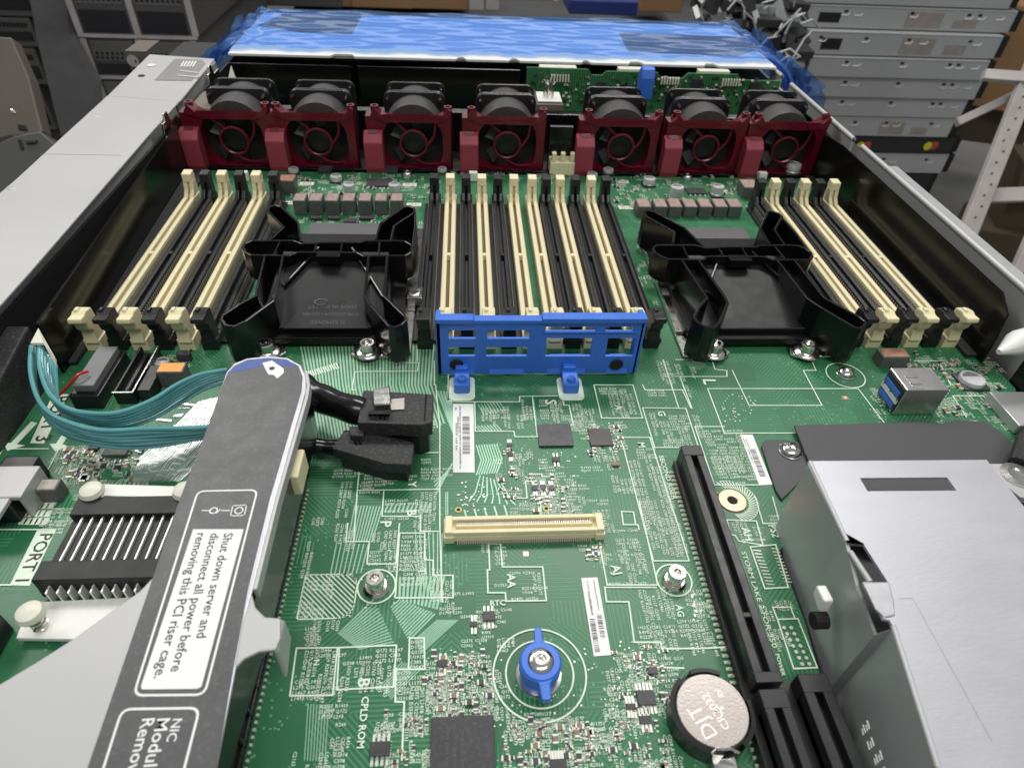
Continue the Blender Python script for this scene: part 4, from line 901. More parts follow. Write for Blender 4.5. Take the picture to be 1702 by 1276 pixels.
m.box(xs0-.05, .25, yb-.12, yb+.34, 2.92, 3.12); m.box(.25, 3.1, yb-.06, yb+.34, 2.86, 3.04); m.box(3.1, 7.5, yb-.12, yb+.36, 2.94, 3.16)
m.box(xs0-.05, xs0+.15, yb, yb+.9, .12, 2.92); m.box(xs1-.1, xs1+.1, yb, yb+.9, .12, 2.94)
m.box(3.2, xs1-.2, yb-.05, yb-.002, 2.36, 2.44)
for x0, x1 in ((xs0+.5, .25), (.9, 2.5), (3.45, 5.2), (6.1, 7.1)): m.hull([(x0, yb-.1, .15), (x1, yb-.1, .15), (x1, yb+.02, .15), (x0, yb+.02, .15)], [(x0+.15, yb+.25, .95), (x1-.15, yb+.25, .95), (x1-.15, yb+.34, .95), (x0+.15, yb+.34, .95)])
m.build('bracket_rib', M_blue, bk, bevel=.05)
for fx in (768, 949):
    c = P(fx, 655, 0); m = MB(); m.prism(rrect(c.x-.34, c.x+.34, c.y, yb+.05, .12), 0, .5); m.lathe((c.x, c.y+.35, .5), [(.2, 0), (.18, .16), (.001, .18)], 14); m.box(c.x-.28, c.x+.28, yb-.3, yb+.02, .35, .7); m.build('foot', M_blue, bk, bevel=.05)
for q in ((759, 607), (1025, 607)):
    c = PY(*q, yb-.1); m = MB(); m.lathe(c, [(.001, .0), (.26, .0), (.3, .04)], 20, 'y'); m.build('round_hole', M_vent, bk)

# ------------------------------------------------------------------ blue thumb latch
kc = P(899, 1118, 0); kb = thing('blue_thumbscrew', 'blue plastic quarter-turn latch with silver screw head inside printed rings', 'thumbscrew', kc)
kx, ky = P(899, 1096, 1.0).x, P(899, 1096, 1.0).y
m = MB(); m.lathe((kx, ky, 0), [(.56, .02), (.56, .3), (.52, .35), (.52, .5), (.6, .54), (.6, .88), (.54, .95), (.3, .95)], 40); m.build('latch_drum', M_blue, kb, smooth=True)
m = MB()
m.prism([(kx-.34, ky+.38), (kx-.12, ky+.6), (kx-.1, ky+.98), (kx, ky+1.06), (kx+.12, ky+.98), (kx+.13, ky+.62), (kx+.42, ky+.36)], .62, .91)
m.prism([(kx-.42, ky-.34), (kx-.1, ky-.62), (kx-.05, ky-1.05), (kx+.2, ky-1.05), (kx+.22, ky-.62), (kx+.45, ky-.34)], .62, .91); m.build('wing', M_blue, kb, bevel=.04)
m = MB(); m.lathe((kx, ky, .93), [(.37, 0), (.37, .05), (.33, .1), (.2, .14), (.12, .13), (.08, .06), (.001, .05)], 28); m.build('screw_head', M_chrome, kb, smooth=True)
m = MB(); m.lathe((kx, ky, 0), [(.66, 0), (.66, .06), (.56, .07)], 28); m.build('metal_collar', M_chrome, kb, smooth=True)

# ------------------------------------------------------------------ fans
M_flange = mat('fan flange plastic', (.018, .018, .02), .3, var=.3, vscale=60)
def fan(x0, label):
    W = 5.6; Y = 43.3; t = thing('cooling_fan', label, 'fan', (x0+W/2, Y+2.5, 0), 'row of server cooling fans')
    cx = x0+3.15; cz_ = 1.75; R = 1.78
    # front frame with a round mouth, notched upper edge and corner posts
    m = MB(); n = 36
    ring = []
    for i in range(n):
        a = 2*math.pi*i/n; c_, s_ = math.cos(a), math.sin(a); k = 1/((abs(c_)/1.95)**3.4+(abs(s_)/1.66)**3.4)**(1/3.4); ring.append((cx+c_*k, cz_-.1+s_*k))
    sq = []
    for i in range(n):
        a = 2*math.pi*i/n; c_, s_ = math.cos(a), math.sin(a); k = min(2.15/max(abs(c_), 1e-6), (2.0 if s_ < 0 else 1.85)/max(abs(s_), 1e-6))
        sq.append((cx+c_*k, max(-.35, cz_+s_*k)))
    for (ya, yb2) in ((Y, Y+.15),):
        for i in range(n):
            j = (i+1) % n
            m.quad((sq[i][0], Y, sq[i][1]), (ring[i][0], Y, ring[i][1]), (ring[j][0], Y, ring[j][1]), (sq[j][0], Y, sq[j][1]))
            m.quad((ring[i][0], Y, ring[i][1]), (ring[i][0]*.97+cx*.03, Y+.9, ring[i][1]*.97+cz_*.03), (ring[j][0]*.97+cx*.03, Y+.9, ring[j][1]*.97+cz_*.03), (ring[j][0], Y, ring[j][1]))
    xl, xr = cx-2.15, cx+2.15
    m.prismy([(xl-.5, 3.55), (xl-.2, 3.95), (xl+.15, 3.55), (xl+.6, 3.32), (xr-.6, 3.32), (xr-.15, 3.55), (xr+.2, 3.95), (xr+.35, 3.9), (xr+.35, 3.55), (xr+.05, 3.3), (xr-.5, 3.1), (xl+.5, 3.1), (xl-.1, 3.3), (xl-.5, 3.4)], Y-.08, Y+.9)
    m.box(x0+.15, xl+.02, Y, Y+1.0, -.35, 3.45); m.box(xr-.02, xr+.32, Y, Y+1.0, -.35, 3.45); m.box(x0+.15, xr+.32, Y, Y+1.0, -.4, -.1)
    for px in (xl-.25, xr+.18): m.lathe((px, Y+.45, 0), [(.001, 3.85), (.13, 3.85), (.16, 4.0), (.26, 4.0), (.26, -.3)], 14)
    m.build('fan_frame', M_red, t, smooth=False)
    m = MB()
    pts = [(cx+.88*math.cos(R_(a)), Y+.12, cz_-.1+.88*math.sin(R_(a))) for a in range(0, 361, 20)]; m.tube(pts, .10, 8, cap=False)
    for a0, a1, r1 in ((118, 132, 2.1), (-8, 48, 2.15), (262, 322, 2.1)):
        sp = []
        for k in range(9):
            r = .88+(r1-.88)*k/8; a = R_(a0+(a1-a0)*(k/8)**.8); sp.append((cx+r*math.cos(a), Y+.12, cz_-.1+min(1.6, max(-1.6, r*math.sin(a)))))
        m.tube(sp, .085, 8)
    m.build('finger_guard', M_red, t, smooth=True)
    m = MB(); m.prismx([(Y, -.3), (Y-.75, -.3), (Y-.95, .35), (Y-.95, 2.05), (Y-.55, 2.5), (Y, 2.6)], x0-.02, x0+1.2); o = m.build('pull_tab', M_redm, t, bevel=.07)
    m = MB()
    for k in range(4): y = Y-.48+.12*k; z = 2.53+.02*k; m.tube([(x0+.3, y, z), (x0+.9, y, z)], .035, 6)
    m.build('grip_ridge', M_red, o)
    # two black fan bodies: square flanges joined by a drum
    zc = 2.02
    for k, (ya, yb2) in enumerate(((Y+.9, Y+2.75), (Y+3.2, Y+4.75))):
        m = MB()
        for y_ in ((yb2, yb2+.26) if k == 0 else (yb2,)):
            m.prismy([(cx+px, zc+pz) for px, pz in rrect(-2.05, 2.05, -2.05, 2.08, .5, 4)], y_-.02, y_+.2)
        m.build('fan_flange', M_flange, t, bevel=.05)
        m = MB(); m.lathe((cx, 0, zc), [(1.2, ya), (1.9, ya+.02), (1.99, (ya+yb2)/2), (1.93, yb2-.02), (1.2, yb2)], 32, 'y'); m.build('fan_drum', M_grey, t, smooth=True)
        m = MB()
        for sx in (-1, 1): m.cyl((cx+sx*1.75, 0, zc+1.72), .1, yb2-.5, yb2, 8, 'y')
        m.build('corner_pin', M_chrome, t)
    m = MB(); m.cyl((cx, 0, cz_-.1), .8, Y+.55, Y+.8, 24, 'y'); m.build('rotor_hub', mat('hub black', (.014, .014, .014), .5), t)
    m = MB(); m.box(cx-2.05, cx+2.05, Y+.82, Y+.87, -.1, 3.25); m.build('fan_throat', M_vent, t)
    m = MB()
    for k in range(5):
        a = R_(72*k); pts = []
        u = Vector((math.cos(a), 0, math.sin(a))); v = Vector((-math.sin(a), 0, math.cos(a))); c0 = Vector((cx, Y+.55, cz_-.1))
        m.quad(c0+u*.9+v*-.3+Vector((0, .25, 0)), c0+u*1.5+v*-.35+Vector((0, .3, 0)), c0+u*1.5+v*.5-Vector((0, .25, 0)), c0+u*.9+v*.35-Vector((0, .2, 0)))
    m.build('fan_blades', mat('fan blade black', (.03, .03, .03), .4), t)
    return t
FX = [-18.3, -12.9, -6.65, -.4, 7.35, 13.3, 18.9]
FL = ['dark red framed cooling fan at the far left of the row, beside the grey housing', 'dark red framed cooling fan second from the left of the row', 'dark red framed cooling fan third from the left, in front of the black drive bay',
      'dark red framed cooling fan left of the gap in the middle of the row', 'dark red framed cooling fan right of the gap, with the blue lever behind it', 'dark red framed cooling fan second from the right of the row', 'dark red framed cooling fan at the right end of the row, against the chassis wall']
f0 = fan(FX[0], FL[0])
for x, l in zip(FX[1:], FL[1:]):
    g = copy_tree(f0); move(g, (x-FX[0], 0, 0)); g['label'] = l
# tape wrapped over the two right-hand fans
# white sensor clip between the fans
sn = thing('sensor_clip', 'small white square base with clear prongs in the gap between two fans', 'clip', (6.0, 47.6, 2.6))
m = MB(); c = P(912, 160, 2.6); m.box(c.x-.9, c.x+.9, c.y-1.1, c.y+1.0, 2.5, 2.6); m.build('clip_base', M_white, sn, bevel=.04)
m = MB()
for dx, dy in ((-.35, 0), (.1, .3), (.25, -.25), (-.15, -.3)): m.tube([(c.x+dx, c.y+dy, 2.6), (c.x+dx*.8, c.y+dy*.8, 3.5), (c.x+dx*1.3, c.y+dy*1.3, 3.75)], .1, 8)
m.build('clip_prong', M_chrome, sn, smooth=True)
m = MB(); m.box(c.x-1.0, c.x+1.0, c.y-1.3, c.y+1.0, -.2, 2.45); m.build('clip_pedestal', MATS['taupe plastic'], sn, bevel=.08)

# ------------------------------------------------------------------ backplane board behind the fans
bp_ = thing('drive_backplane', 'narrow green circuit board standing upright behind the fans under the drive bay', 'circuit board', (15, 52, 0))
m = MB(); yk = 53.4
top = [(4.7, 3.75)]
for x, z in ((9.5, 3.7), (9.8, 3.3), (10.6, 3.3), (10.9, 3.6), (15.0, 3.6), (15.3, 3.2), (17.0, 3.2), (17.4, 3.6), (21.4, 3.6), (21.8, 3.2), (25.0, 3.2)): top.append((x, z))
m.prismy([(4.7, -.3)]+top+[(25.0, -.3)], yk, yk+.16); m.build('circuit_board', M_pcb2, bp_)
m = MB()
for x0, x1 in ((5.2, 8.6), (11.4, 14.4), (17.8, 20.8)): m.box(x0+.5, x1, yk+.2, yk+.9, 3.3, 3.75)
m.build('drive_connector', M_ivory, bp_, bevel=.04)
m = MB()
for _ in range(320):
    x = random.uniform(4.9, 24.8); z = random.uniform(.9, 3.3); s_ = random.uniform(.05, .16); m.mi = random.choice((0, 0, 1, 2)); m.box(x, x+s_*1.4, yk-.1, yk, z, z+s_)
for x, z in ((13.3, 2.3), (10.2, 2.1), (17.8, 2.5), (22.6, 2.4)): m.mi = 0; m.box(x, x+.8, yk-.14, yk, z, z+.7)
for x in (6.6, 15.3, 20.2):
    for k in range(7): m.mi = 1; m.box(x+k*.22, x+k*.22+.1, yk-.25, yk, 2.8, 3.3)
m.build('backplane_parts', [M_chip, M_ivory, M_tan], bp_)['kind'] = 'stuff'
m = MB(); m.box(-17.9, 4.5, 50.8, 50.95, -.3, 1.15); m.build('lower_board', M_pcb2, bp_)
m = MB(); m.box(-17.9, 4.5, 50.75, 51.0, 1.15, 1.25); m.build('board_edge', M_yel, bp_)
lv = MB(); c = PY(1071, 165, 48.9)
lv.prismx([(48.6, c.z), (49.8, c.z), (49.9, c.z+1.7), (49.4, c.z+2.15), (48.9, c.z+2.1), (48.6, c.z+1.5)], c.x-.5, c.x+.45)
o = lv.build('blue_lever', M_blue, base=(c.x, 49.2, c.z), bevel=.1); tag(o, 'small bright blue upright lever behind the fans at the right', 'lever')
# ------------------------------------------------------------------ riser cage (left foreground)
ZC = 3.5
rc = thing('riser_cage', 'long grey labelled riser cage with hand icon and shut-down warning, bottom left', 'riser cage', (-7, 10, 0))
def pc(q, z): return [P(x, y, z) for x, y in q]
outl = [(352, 690), (368, 640), (376, 618), (388, 604), (410, 595), (445, 591), (478, 594), (500, 606), (509, 625), (508, 650), (458, 826), (420, 978), (411, 1010), (350, 1320), (128, 1320), (300, 826)]
q = pc(outl, ZC); m = MB(); m.prism([(v.x, v.y) for v in q], ZC-.12, ZC-.012); m.build('cage_top', M_steel, rc, bevel=.03)
inner = [(352, 692), (369, 642), (378, 620), (390, 607), (411, 598), (445, 594.5), (476, 597), (496, 608), (503, 626), (501, 650), (449, 826), (412, 978), (388, 1108), (352, 1320), (130, 1320), (300, 826)]
q = pc(inner, ZC); m = MB(); m.prism([(v.x, v.y) for v in q], ZC-.012, ZC); lb = m.build('printed_label', M_label, rc)
# blue tip
m = MB(); q = pc([(379, 621), (391, 608), (411, 599), (445, 595.5), (476, 598), (494, 609), (440, 607)], ZC+.004); m.add([v for v in q], [tuple(range(7))]); m.build('blue_tip', mat('blue print', (.04, .09, .33), .45), lb)
m = MB(); up = ZC+.006
m.add(pc([(436, 603), (452, 599), (462, 606), (471, 612), (472, 619), (461, 629), (455, 623), (446, 622), (441, 613)], up), [tuple(range(9))])
def rr_line(q, wd, mbx):   # rounded outline through px corners
    p = [P(x, y, up) for x, y in q]; n = len(p); out = []
    for i in range(n):
        a, b, c_ = p[(i-1) % n], p[i], p[(i+1) % n]; r = .22
        s = b+(a-b).normalized()*r; e = b+(c_-b).normalized()*r
        for k in range(6): t_ = k/5; out.append(s*(1-t_)**2+b*2*t_*(1-t_)+e*t_*t_)
    for i_, (a, b) in enumerate(zip(out, out[1:]+out[:1])): mbx.line(a, b, wd, up+.003+.0015*(i_ % 2))
rr_line([(329, 816), (428, 814), (340, 1154), (222, 1155)], .055, m)
rr_line([(203, 1178), (332, 1176), (290, 1340), (150, 1345)], .055, m)
text(m, 'NIC', P(288, 1194, up), P(276, 1232, up), bold=.01); text(m, 'Module', P(262, 1194, up), P(233, 1292, up), bold=.01); text(m, 'Removal', P(237, 1194, up), P(203, 1304, up), bold=.01)
def ring(c, r, wd): pts = arc(c.x, c.y, r, 0, 360, 16); [m.line((*a, up), (*b, up), wd, up+.001*(i_ % 2)) for i_, (a, b) in enumerate(zip(pts, pts[1:]))]
ring(P(355, 848, up), .1, .035); m.line(P(336, 848, up), P(350, 848, up), .03, up); m.line(P(369, 848, up), P(381, 848, up), .035, up); m.line(P(360, 852, up), P(366, 846, up), .03, up)
ring(P(397, 848, up), .11, .035)
for a, b in (((387, 840), (410, 839)), ((410, 839), (406, 856)), ((406, 856), (383, 857)), ((383, 857), (387, 840))): m.line(P(*a, up), P(*b, up), .03, up)
m.build('white_print', M_winkt, lb, fix=False)
m = MB(); q = pc([(321, 879), (405, 879), (335, 1140), (328, 1144), (236, 1145), (234, 1140)], up); m.add([v for v in q][::-1], [tuple(range(6))]); wp = m.build('warning_patch', M_paper, lb)
m = MB(); u2 = up+.004
for s, a, b in (('Shut down server and', (373, 886), (326, 1060)), ('disconnect all power before', (351, 886), (283, 1116)), ('removing this PCI riser cage.', (328, 886), (255, 1127))): text(m, s, P(*a, u2), P(*b, u2), bold=.008)
m.build('warning_text', M_ink, wp, fix=False)
m = MB(); c = P(452, 612, up+.003); m.lathe(c, [(.001, .0), (.1, .0)], 12); m.build('icon_detail', M_ink, lb, fix=False)
# bright folded edge, dark side wall and riser card
e = [P(x, y, ZC) for x, y in ((507, 616), (511, 640), (508, 660), (459, 828), (421, 980))]
m = MB(); m.wall([(v.x+.03, v.y) for v in e], 3.1, 3.53, .13); m.build('folded_edge', M_ledge, rc, bevel=.04)
m = MB(); m.wall([(v.x-.05, v.y) for v in e]+[(-6.0, 4)], 1.3, 3.2, .1); m.build('side_wall', M_gloss, rc)
m = MB(); m.box(-6.75, -6.6, 4, 17.4, .6, 3.1); m.build('riser_card', mat('dark card', (.012, .02, .018), .35), rc)
m = MB(); xb_ = P(500, 862, 0).x; m.box(xb_-1.0, xb_-.15, 3.0, 16.2, 0, .9); m.box(xb_-1.15, xb_-.05, 3.0, 16.2, 0, .3)
for k in range(12): y = 6+k*.75; m.box(xb_-.15, xb_-.05, y, y+.1, .1, .85)
m.build('riser_connector', M_blk, rc, bevel=.03)
m = MB()
for k in range(60): y = 4.2+k*.19; m.cyl((xb_+.05, y, 0), .05, 0, .08, 6)
m.build('solder_pins', M_solder, rc)
m = MB()
c = P(430, 1000, ZC)
A1, A2, A3, A4 = P(418, 980, ZC), P(466, 1026, ZC-.1), P(462, 1072, ZC-.1), P(398, 1096, ZC)
top_ = [P(418, 985, ZC), P(424, 1008, ZC), P(440, 1024, ZC), P(466, 1026, ZC), P(466, 1060, ZC), P(458, 1079, ZC), P(430, 1082, ZC), P(405, 1094, ZC), P(388, 1112, ZC), P(400, 1040, ZC)]
m.prism([(v.x, v.y) for v in top_], ZC-.13, ZC-.0)
v0 = P(466, 1026, ZC); v1 = P(458, 1079, ZC); m.hull([(v0.x, v0.y, 2.5), (v0.x+.1, v0.y, 2.5), (v0.x+.12, v1.y-.1, 2.2), (v0.x, v1.y-.1, 2.2)], [(v0.x-.02, v0.y, ZC-.02), (v0.x+.1, v0.y, ZC-.12), (v0.x+.1, v1.y, ZC-.12), (v0.x-.02, v1.y, ZC-.02)])
m.build('bent_tab', M_ledge, rc, bevel=.05)
m = MB(); c = P(493, 775, 2.6); m.box(c.x-.22, c.x+.22, c.y-.7, c.y+.5, 2.0, 2.9); m.build('cream_plug', M_cream, rc, bevel=.06)
m = MB(); m.box(xb_-.9, xb_-.5, 3, 17.5, .9, 1.5); m.tube([(xb_-.3, 6, 1.9), (xb_-.25, 11, 2.2), (xb_-.5, 15.5, 2.3)], .16, 8); m.build('riser_cable', M_gloss, rc, smooth=True)
# broad pale plate of the cage at the lower left
q = [P(x, y, ZC-.16) for x, y in ((268, 930), (253, 960), (232, 982), (190, 1012), (120, 1062), (60, 1100), (0, 1136), (-80, 1185), (-80, 1340), (150, 1340))]
m = MB(); m.prism([(v.x, v.y) for v in q], ZC-.28, ZC-.16); m.build('cage_plate', M_ledge, rc, bevel=.03)

# ------------------------------------------------------------------ finned heat sink at the left
hs = thing('finned_heat_sink', 'black heat sink with bright fin edges on a white holder beside the PORT 1 tab', 'heat sink', (-12.6, 11.5, 0))
a = P(50, 985, 0); x0, x1 = P(46, 985, 0).x+.15, -7.9
y0 = P(60, 985, 0).y-.1; z1 = 1.0
ya, yb3, yc, yd = P(60, 965, 1.0).y, P(80, 932, 1.0).y, P(105, 856, 1.0).y, P(118, 826, 1.0).y
xa = (P(48, 965, 1.0).x+P(72, 933, 1).x)/2
m = MB(); m.box(xa, x1, ya, yd, .1, .45); m.build('sink_base', M_mblk, hs)
m = MB(); m.box(xa, x1, ya, yb3, .45, 1.02); m.box(xa+.05, x1, yc, yd, .45, 1.0); m.build('sink_bar', mat('black anodised', (.012, .012, .012), .5), hs, bevel=.03)
n = 15; 
for k in range(n):
    x = xa+.28+k*(x1-xa-.4)/n; m = MB(); m.box(x-.15, x+.13, yb3, yc, .45, .78); m.mi = 1; m.box(x+.14, x+.185, yb3, yc, .45, .88); m.box(x+.14, x+.19, ya-.28, ya-.02, .2, .75)
    m.build('fin', [MATS['black anodised'], mat('bright fin edge', (.85, .85, .82), .35, metal=.3) if 'bright fin edge' not in MATS else MATS['bright fin edge']], hs)
m = MB(); ph = P(15, 1060, .1); m.prism([(v.x, v.y) for v in pc([(26, 1060), (50, 1000), (250, 990), (230, 1020), (130, 1062)], .3)], .12, .3); m.build('holder_bar', M_white, hs, bevel=.03); m = MB(); m.prism([(v.x, v.y) for v in pc([(170, 822), (172, 802), (300, 806), (312, 826)], .6)], .3, .55); m.build('holder_bar', M_white, hs, bevel=.03)
for px, py in ((47, 1015), (150, 812), (305, 812)):
    c = P(px, py, 1.2); m = MB(); m.lathe((c.x, c.y, 0), [(.36, .95), (.4, 1.05), (.34, 1.2), (.2, 1.28), (.001, 1.3)], 24); m.lathe((c.x, c.y, 0), [(.36, .95), (.12, .94), (.12, .2)], 20); o = m.build('push_pin', M_ivory, hs, smooth=True)
    m = MB()
    pts = [(c.x+.2*math.cos(k*.6), c.y+.2*math.sin(k*.6), .25+k*.016) for k in range(42)]; m.tube(pts, .03, 5); m.build('pin_spring', M_chrome, o, smooth=True)

# ------------------------------------------------------------------ teal ribbon cables
def ribbon(top_, bot, z_top, z_bot, label, n=6):
    T_ = smooth_path([P(x, y, z) for (x, y), z in zip(top_, z_top)], 6); B_ = smooth_path([P(x, y, z) for (x, y), z in zip(bot, z_bot)], 6)
    m = MB()
    for i in range(n):
        t_ = i/(n-1); ph_ = random.random()*6; m.tube([a*(1-t_)+b*t_+Vector((0, .02*math.sin(j_*.45+ph_), .03*math.sin(j_*.37+ph_))) for j_, (a, b) in enumerate(zip(T_, B_))], .085, 8)
    k = len(T_); m.add([v for v in T_]+[v for v in B_], [(i, i+1, k+i+1, k+i) for i in range(k-1)])
    o = m.build('ribbon_cable', M_teal, base=T_[0], smooth=True); tag(o, label, 'cable', 'teal ribbon cables'); return o
ribbon([(52,575),(51,618),(64,663),(88,691),(127,706),(176,715),(245,713),(330,711),(372,706)], [(60,580),(58,640),(76,690),(106,720),(155,738),(206,743),(265,740),(330,729),(372,722)],
       [2.2,2.1,2.0,1.9,1.9,1.9,1.9,2.0,2.0], [2.1,1.6,1.2,1.0,1.0,1.0,1.1,1.3,1.4], 'lower teal flat ribbon cable, passing under the grey riser cage nearest the viewer')
ribbon([(66,575),(66,608),(78,648),(98,669),(127,683),(167,688),(206,683),(255,663),(294,640),(335,622),(378,613)], [(92,605),(93,640),(98,676),(118,694),(150,704),(190,709),(225,706),(262,692),(295,672),(335,648),(378,634)],
       [2.4,2.3,2.2,2.1,2.1,2.1,2.1,2.1,2.1,2.1,2.1], [2.0,1.6,1.4,1.2,1.2,1.2,1.2,1.2,1.3,1.4,1.5], 'upper teal flat ribbon cable, curving up beside the black sockets', 7)
wt = MB(); wt.hull([P(66, 549, 2.7), P(53, 574, 2.5), P(74, 574, 2.5), P(95, 612, 2.2), P(94, 598, 2.4)], [v+Vector((0, 0, .12)) for v in (P(66, 549, 2.7), P(53, 574, 2.5), P(74, 574, 2.5), P(95, 612, 2.2), P(94, 598, 2.4))])
o = wt.build('white_cable_flag', M_ivory, base=P(74, 575, 2.5)); tag(o, 'pointed white plastic flag over the upper end of the teal cables', 'cable flag')
m = MB(); pts = smooth_path([P(92, 662, .6), P(115, 640, 1.0), P(128, 624, 1.3), P(146, 617, 1.2)], 5); m.tube(pts, .06, 8); o = m.build('red_wire', M_redw, base=pts[0], smooth=True); tag(o, 'thin red wire curving from behind the teal cables to a black socket', 'wire')

# ------------------------------------------------------------------ black plugs right of the cage
def plug(top_, zt, th, latch, label, cable, cr, cut, tail):
    q = [P(x, y, zt) for x, y in top_]; base = q[0].copy(); base.z = 0
    t = thing('black_cable_plug', label, 'cable plug', base, 'black cable plugs')
    m = MB(); m.hull([(v.x, v.y, zt-th) for v in q][::-1], [(v.x, v.y, zt) for v in q][::-1]); m.build('plug_body', M_mblk, t, bevel=.03)
    lo = [Vector((v.x, v.y, 0)) for v in q]; cc_ = sum(lo, Vector())/len(lo)
    m = MB(); m.hull([tuple((v-cc_)*.86+cc_+Vector((0, 0, .02))) for v in lo][::-1], [tuple((v-cc_)*.86+cc_+Vector((0, 0, zt-th))) for v in lo][::-1]); m.build('board_header', M_blk, t, bevel=.04)
    e0, e1 = q[0], q[-1]; f0_, f1_ = q[1], q[2]
    m = MB()
    for tt in (.30, .36, .90):
        a = e0+(f0_-e0)*tt; b = e1+(f1_-e1)*tt; b = a+(b-a)*.92; a = a+(b-a)*.05
        m.tube([a+Vector((0, 0, .0)), b+Vector((0, 0, .0))], .035, 6)
    m.build('moulded_rib', M_gloss, t)
    a, b, c_, d = [P(x, y, zt) for x, y in latch]
    m = MB(); m.hull([a, b, c_, d], [v+Vector((0, 0, .28)) for v in (a, b, c_, d)]); o = m.build('latch_spring', M_chrome if tail else M_mblk, t, bevel=.04)
    if tail:
        m = MB(); m.hull(pc([(651, 663), (672, 661), (672, 680), (650, 681)], zt+.01), pc([(651, 663), (672, 661), (672, 680), (650, 681)], zt+.05)); m.build('latch_tongue', M_cell, t)
        m = MB(); m.hull(pc([(612, 683), (648, 681), (648, 690), (612, 689)], zt+.0), pc([(612, 683), (648, 681), (648, 688), (612, 688)], zt+.2)); m.box(0, 0, 0, 0, 0, 0); m.build('latch_rest', M_gloss, t)
    a, b, c_, d = [P(x, y, z) for x, y, z in cut]; m = MB(); m.hull([a, b, c_, d], [v+Vector((0, .1, .05)) for v in (a, b, c_, d)]); m.build('header_edge', M_yel, t)
    m = MB(); pts = smooth_path([P(x, y, z) for x, y, z in cable], 6); rr = [cr*(1+.05*math.sin(i*.9)) for i in range(len(pts))]; m.tube(pts, rr, 14); m.build('cable_sleeve', M_gloss, t, smooth=True)
plug([(604, 648), (720, 655), (718, 702), (700, 706), (594, 702)], 1.75, .65, [(621, 655), (649, 651), (651, 680), (622, 681)], 'upper black cable plug with a shiny steel spring latch, right of the riser cage',
     [(500, 640, 1.5), (520, 655, 1.5), (560, 672, 1.45), (604, 685, 1.35)], .55, [(690, 705, 1.0), (714, 702, 1.0), (714, 711, 1.0), (690, 713, 1.0)], True)
plug([(572, 714), (612, 716), (688, 735), (684, 772), (640, 770), (552, 745)], 1.1, .5, [(583, 716), (607, 716), (606, 733), (583, 732)], 'lower black cable plug lying partly under the one with the steel latch',
     [(500, 700, 1.0), (508, 735, .9), (540, 742, .8), (566, 744, .75)], .3, [(655, 759, .5), (682, 757, .5), (680, 765, .5), (655, 766, .5)], False)

# ------------------------------------------------------------------ charcoal insulator plate and the power supply cage
ip = thing('insulator_plate', 'flat charcoal plastic insulator plate on the board in front of the power supply cage', 'plate', (16, 16, 0))
m = MB(); q = pc([(1320, 706), (1420, 704), (1530, 700), (1560, 704), (1590, 698), (1640, 700), (1670, 722), (1720, 775), (1760, 830), (1400, 860), (1345, 766)], .3)
m.prism([(v.x, v.y) for v in q], .2, .3); m.prism([(v.x, v.y) for v in pc([(1352, 772), (1700, 772), (1720, 900), (1450, 880)], .1)], .05, .15); m.build('plate_sheet', M_dgrey, ip, bevel=.03)
m = MB(); q = pc([(1266, 740), (1272, 731), (1300, 730), (1325, 733), (1340, 745), (1352, 766), (1330, 800), (1300, 830), (1290, 815)], .12); m.prism([(v.x, v.y) for v in q], .04, .12); m.build('plate_ear', M_dgrey, ip, bevel=.03)
o = domed(P(1313, 750, .12), .42, 'plate_screw', ip)
ps = thing('power_supply_cage', 'large galvanised steel power supply cage with a long slot, at the lower right', 'power supply cage', (14, 9, 0))
ZP = 3.5; m = MB()
slot_q = [(1429, 794), (1574, 793), (1590, 815), (1442, 816)]
top_q = [(1345, 768), (1358, 764), (1640, 764), (1702, 842), (1790, 960), (1820, 1330), (1588, 1330), (1560, 1276), (1478, 1094), (1452, 1030), (1416, 905), (1404, 885)]
# top surface with a real slot: strips around the opening
V = lambda q, z=ZP: P(q[0], q[1], z)
TL, TR = V((1347, 766)), V((1640, 764)); s0, s1, s2, s3 = [V(q) for q in slot_q]
def topface(q):
    k = [V(a) for a in q]; m.prism([(v.x, v.y) for v in k], ZP-.1, ZP)
topface([(1347, 766), (1640, 764), (1574, 793), (1429, 794)]); topface([(1347, 766), (1429, 794), (1442, 816), (1404, 885)]); topface([(1574, 793), (1640, 764), (1702, 842), (1590, 815)])
topface([(1404, 885), (1442, 816), (1590, 815), (1702, 842), (1790, 960), (1436, 905), (1408, 902)])
topface([(1436, 905), (1790, 960), (1820, 1330), (1620, 1330), (1600, 1330), (1476, 967)])
topface([(1404, 885), (1436, 903), (1436, 905), (1408, 902)])
topface([(1434, 967), (1476, 967), (1600, 1330), (1588, 1330), (1560, 1276), (1485, 1040), (1478, 1030), (1468, 1028)])
m.build('cage_top', M_steel, ps)
m = MB()
sh = [V(q) for q in ((1345, 768), (1408, 900))]; sh2 = [V(q) for q in ((1485, 1040), (1560, 1276), (1585, 1330))]
full = [V(q) for q in ((1345, 768), (1408, 900), (1434, 967), (1470, 1035), (1485, 1042), (1560, 1276), (1585, 1330))]
m.wall([(v.x+.02, v.y) for v in full], -.7, [3.44, 3.44, 3.15, 2.9, 3.44, 3.44, 3.44], .1)
m.build('cage_side', M_side, ps)
m = MB()
for seg_ in (((1346, 768), (1408, 900)), ((1485, 1040), (1560, 1276)), ((1560, 1276), (1585, 1330)), ((1413, 917), (1446, 967))): m.tube([V(q, ZP-.07) for q in seg_], .085, 10)
m.build('rolled_edge', M_ledge, ps, smooth=True)
m = MB()   # pressed tab
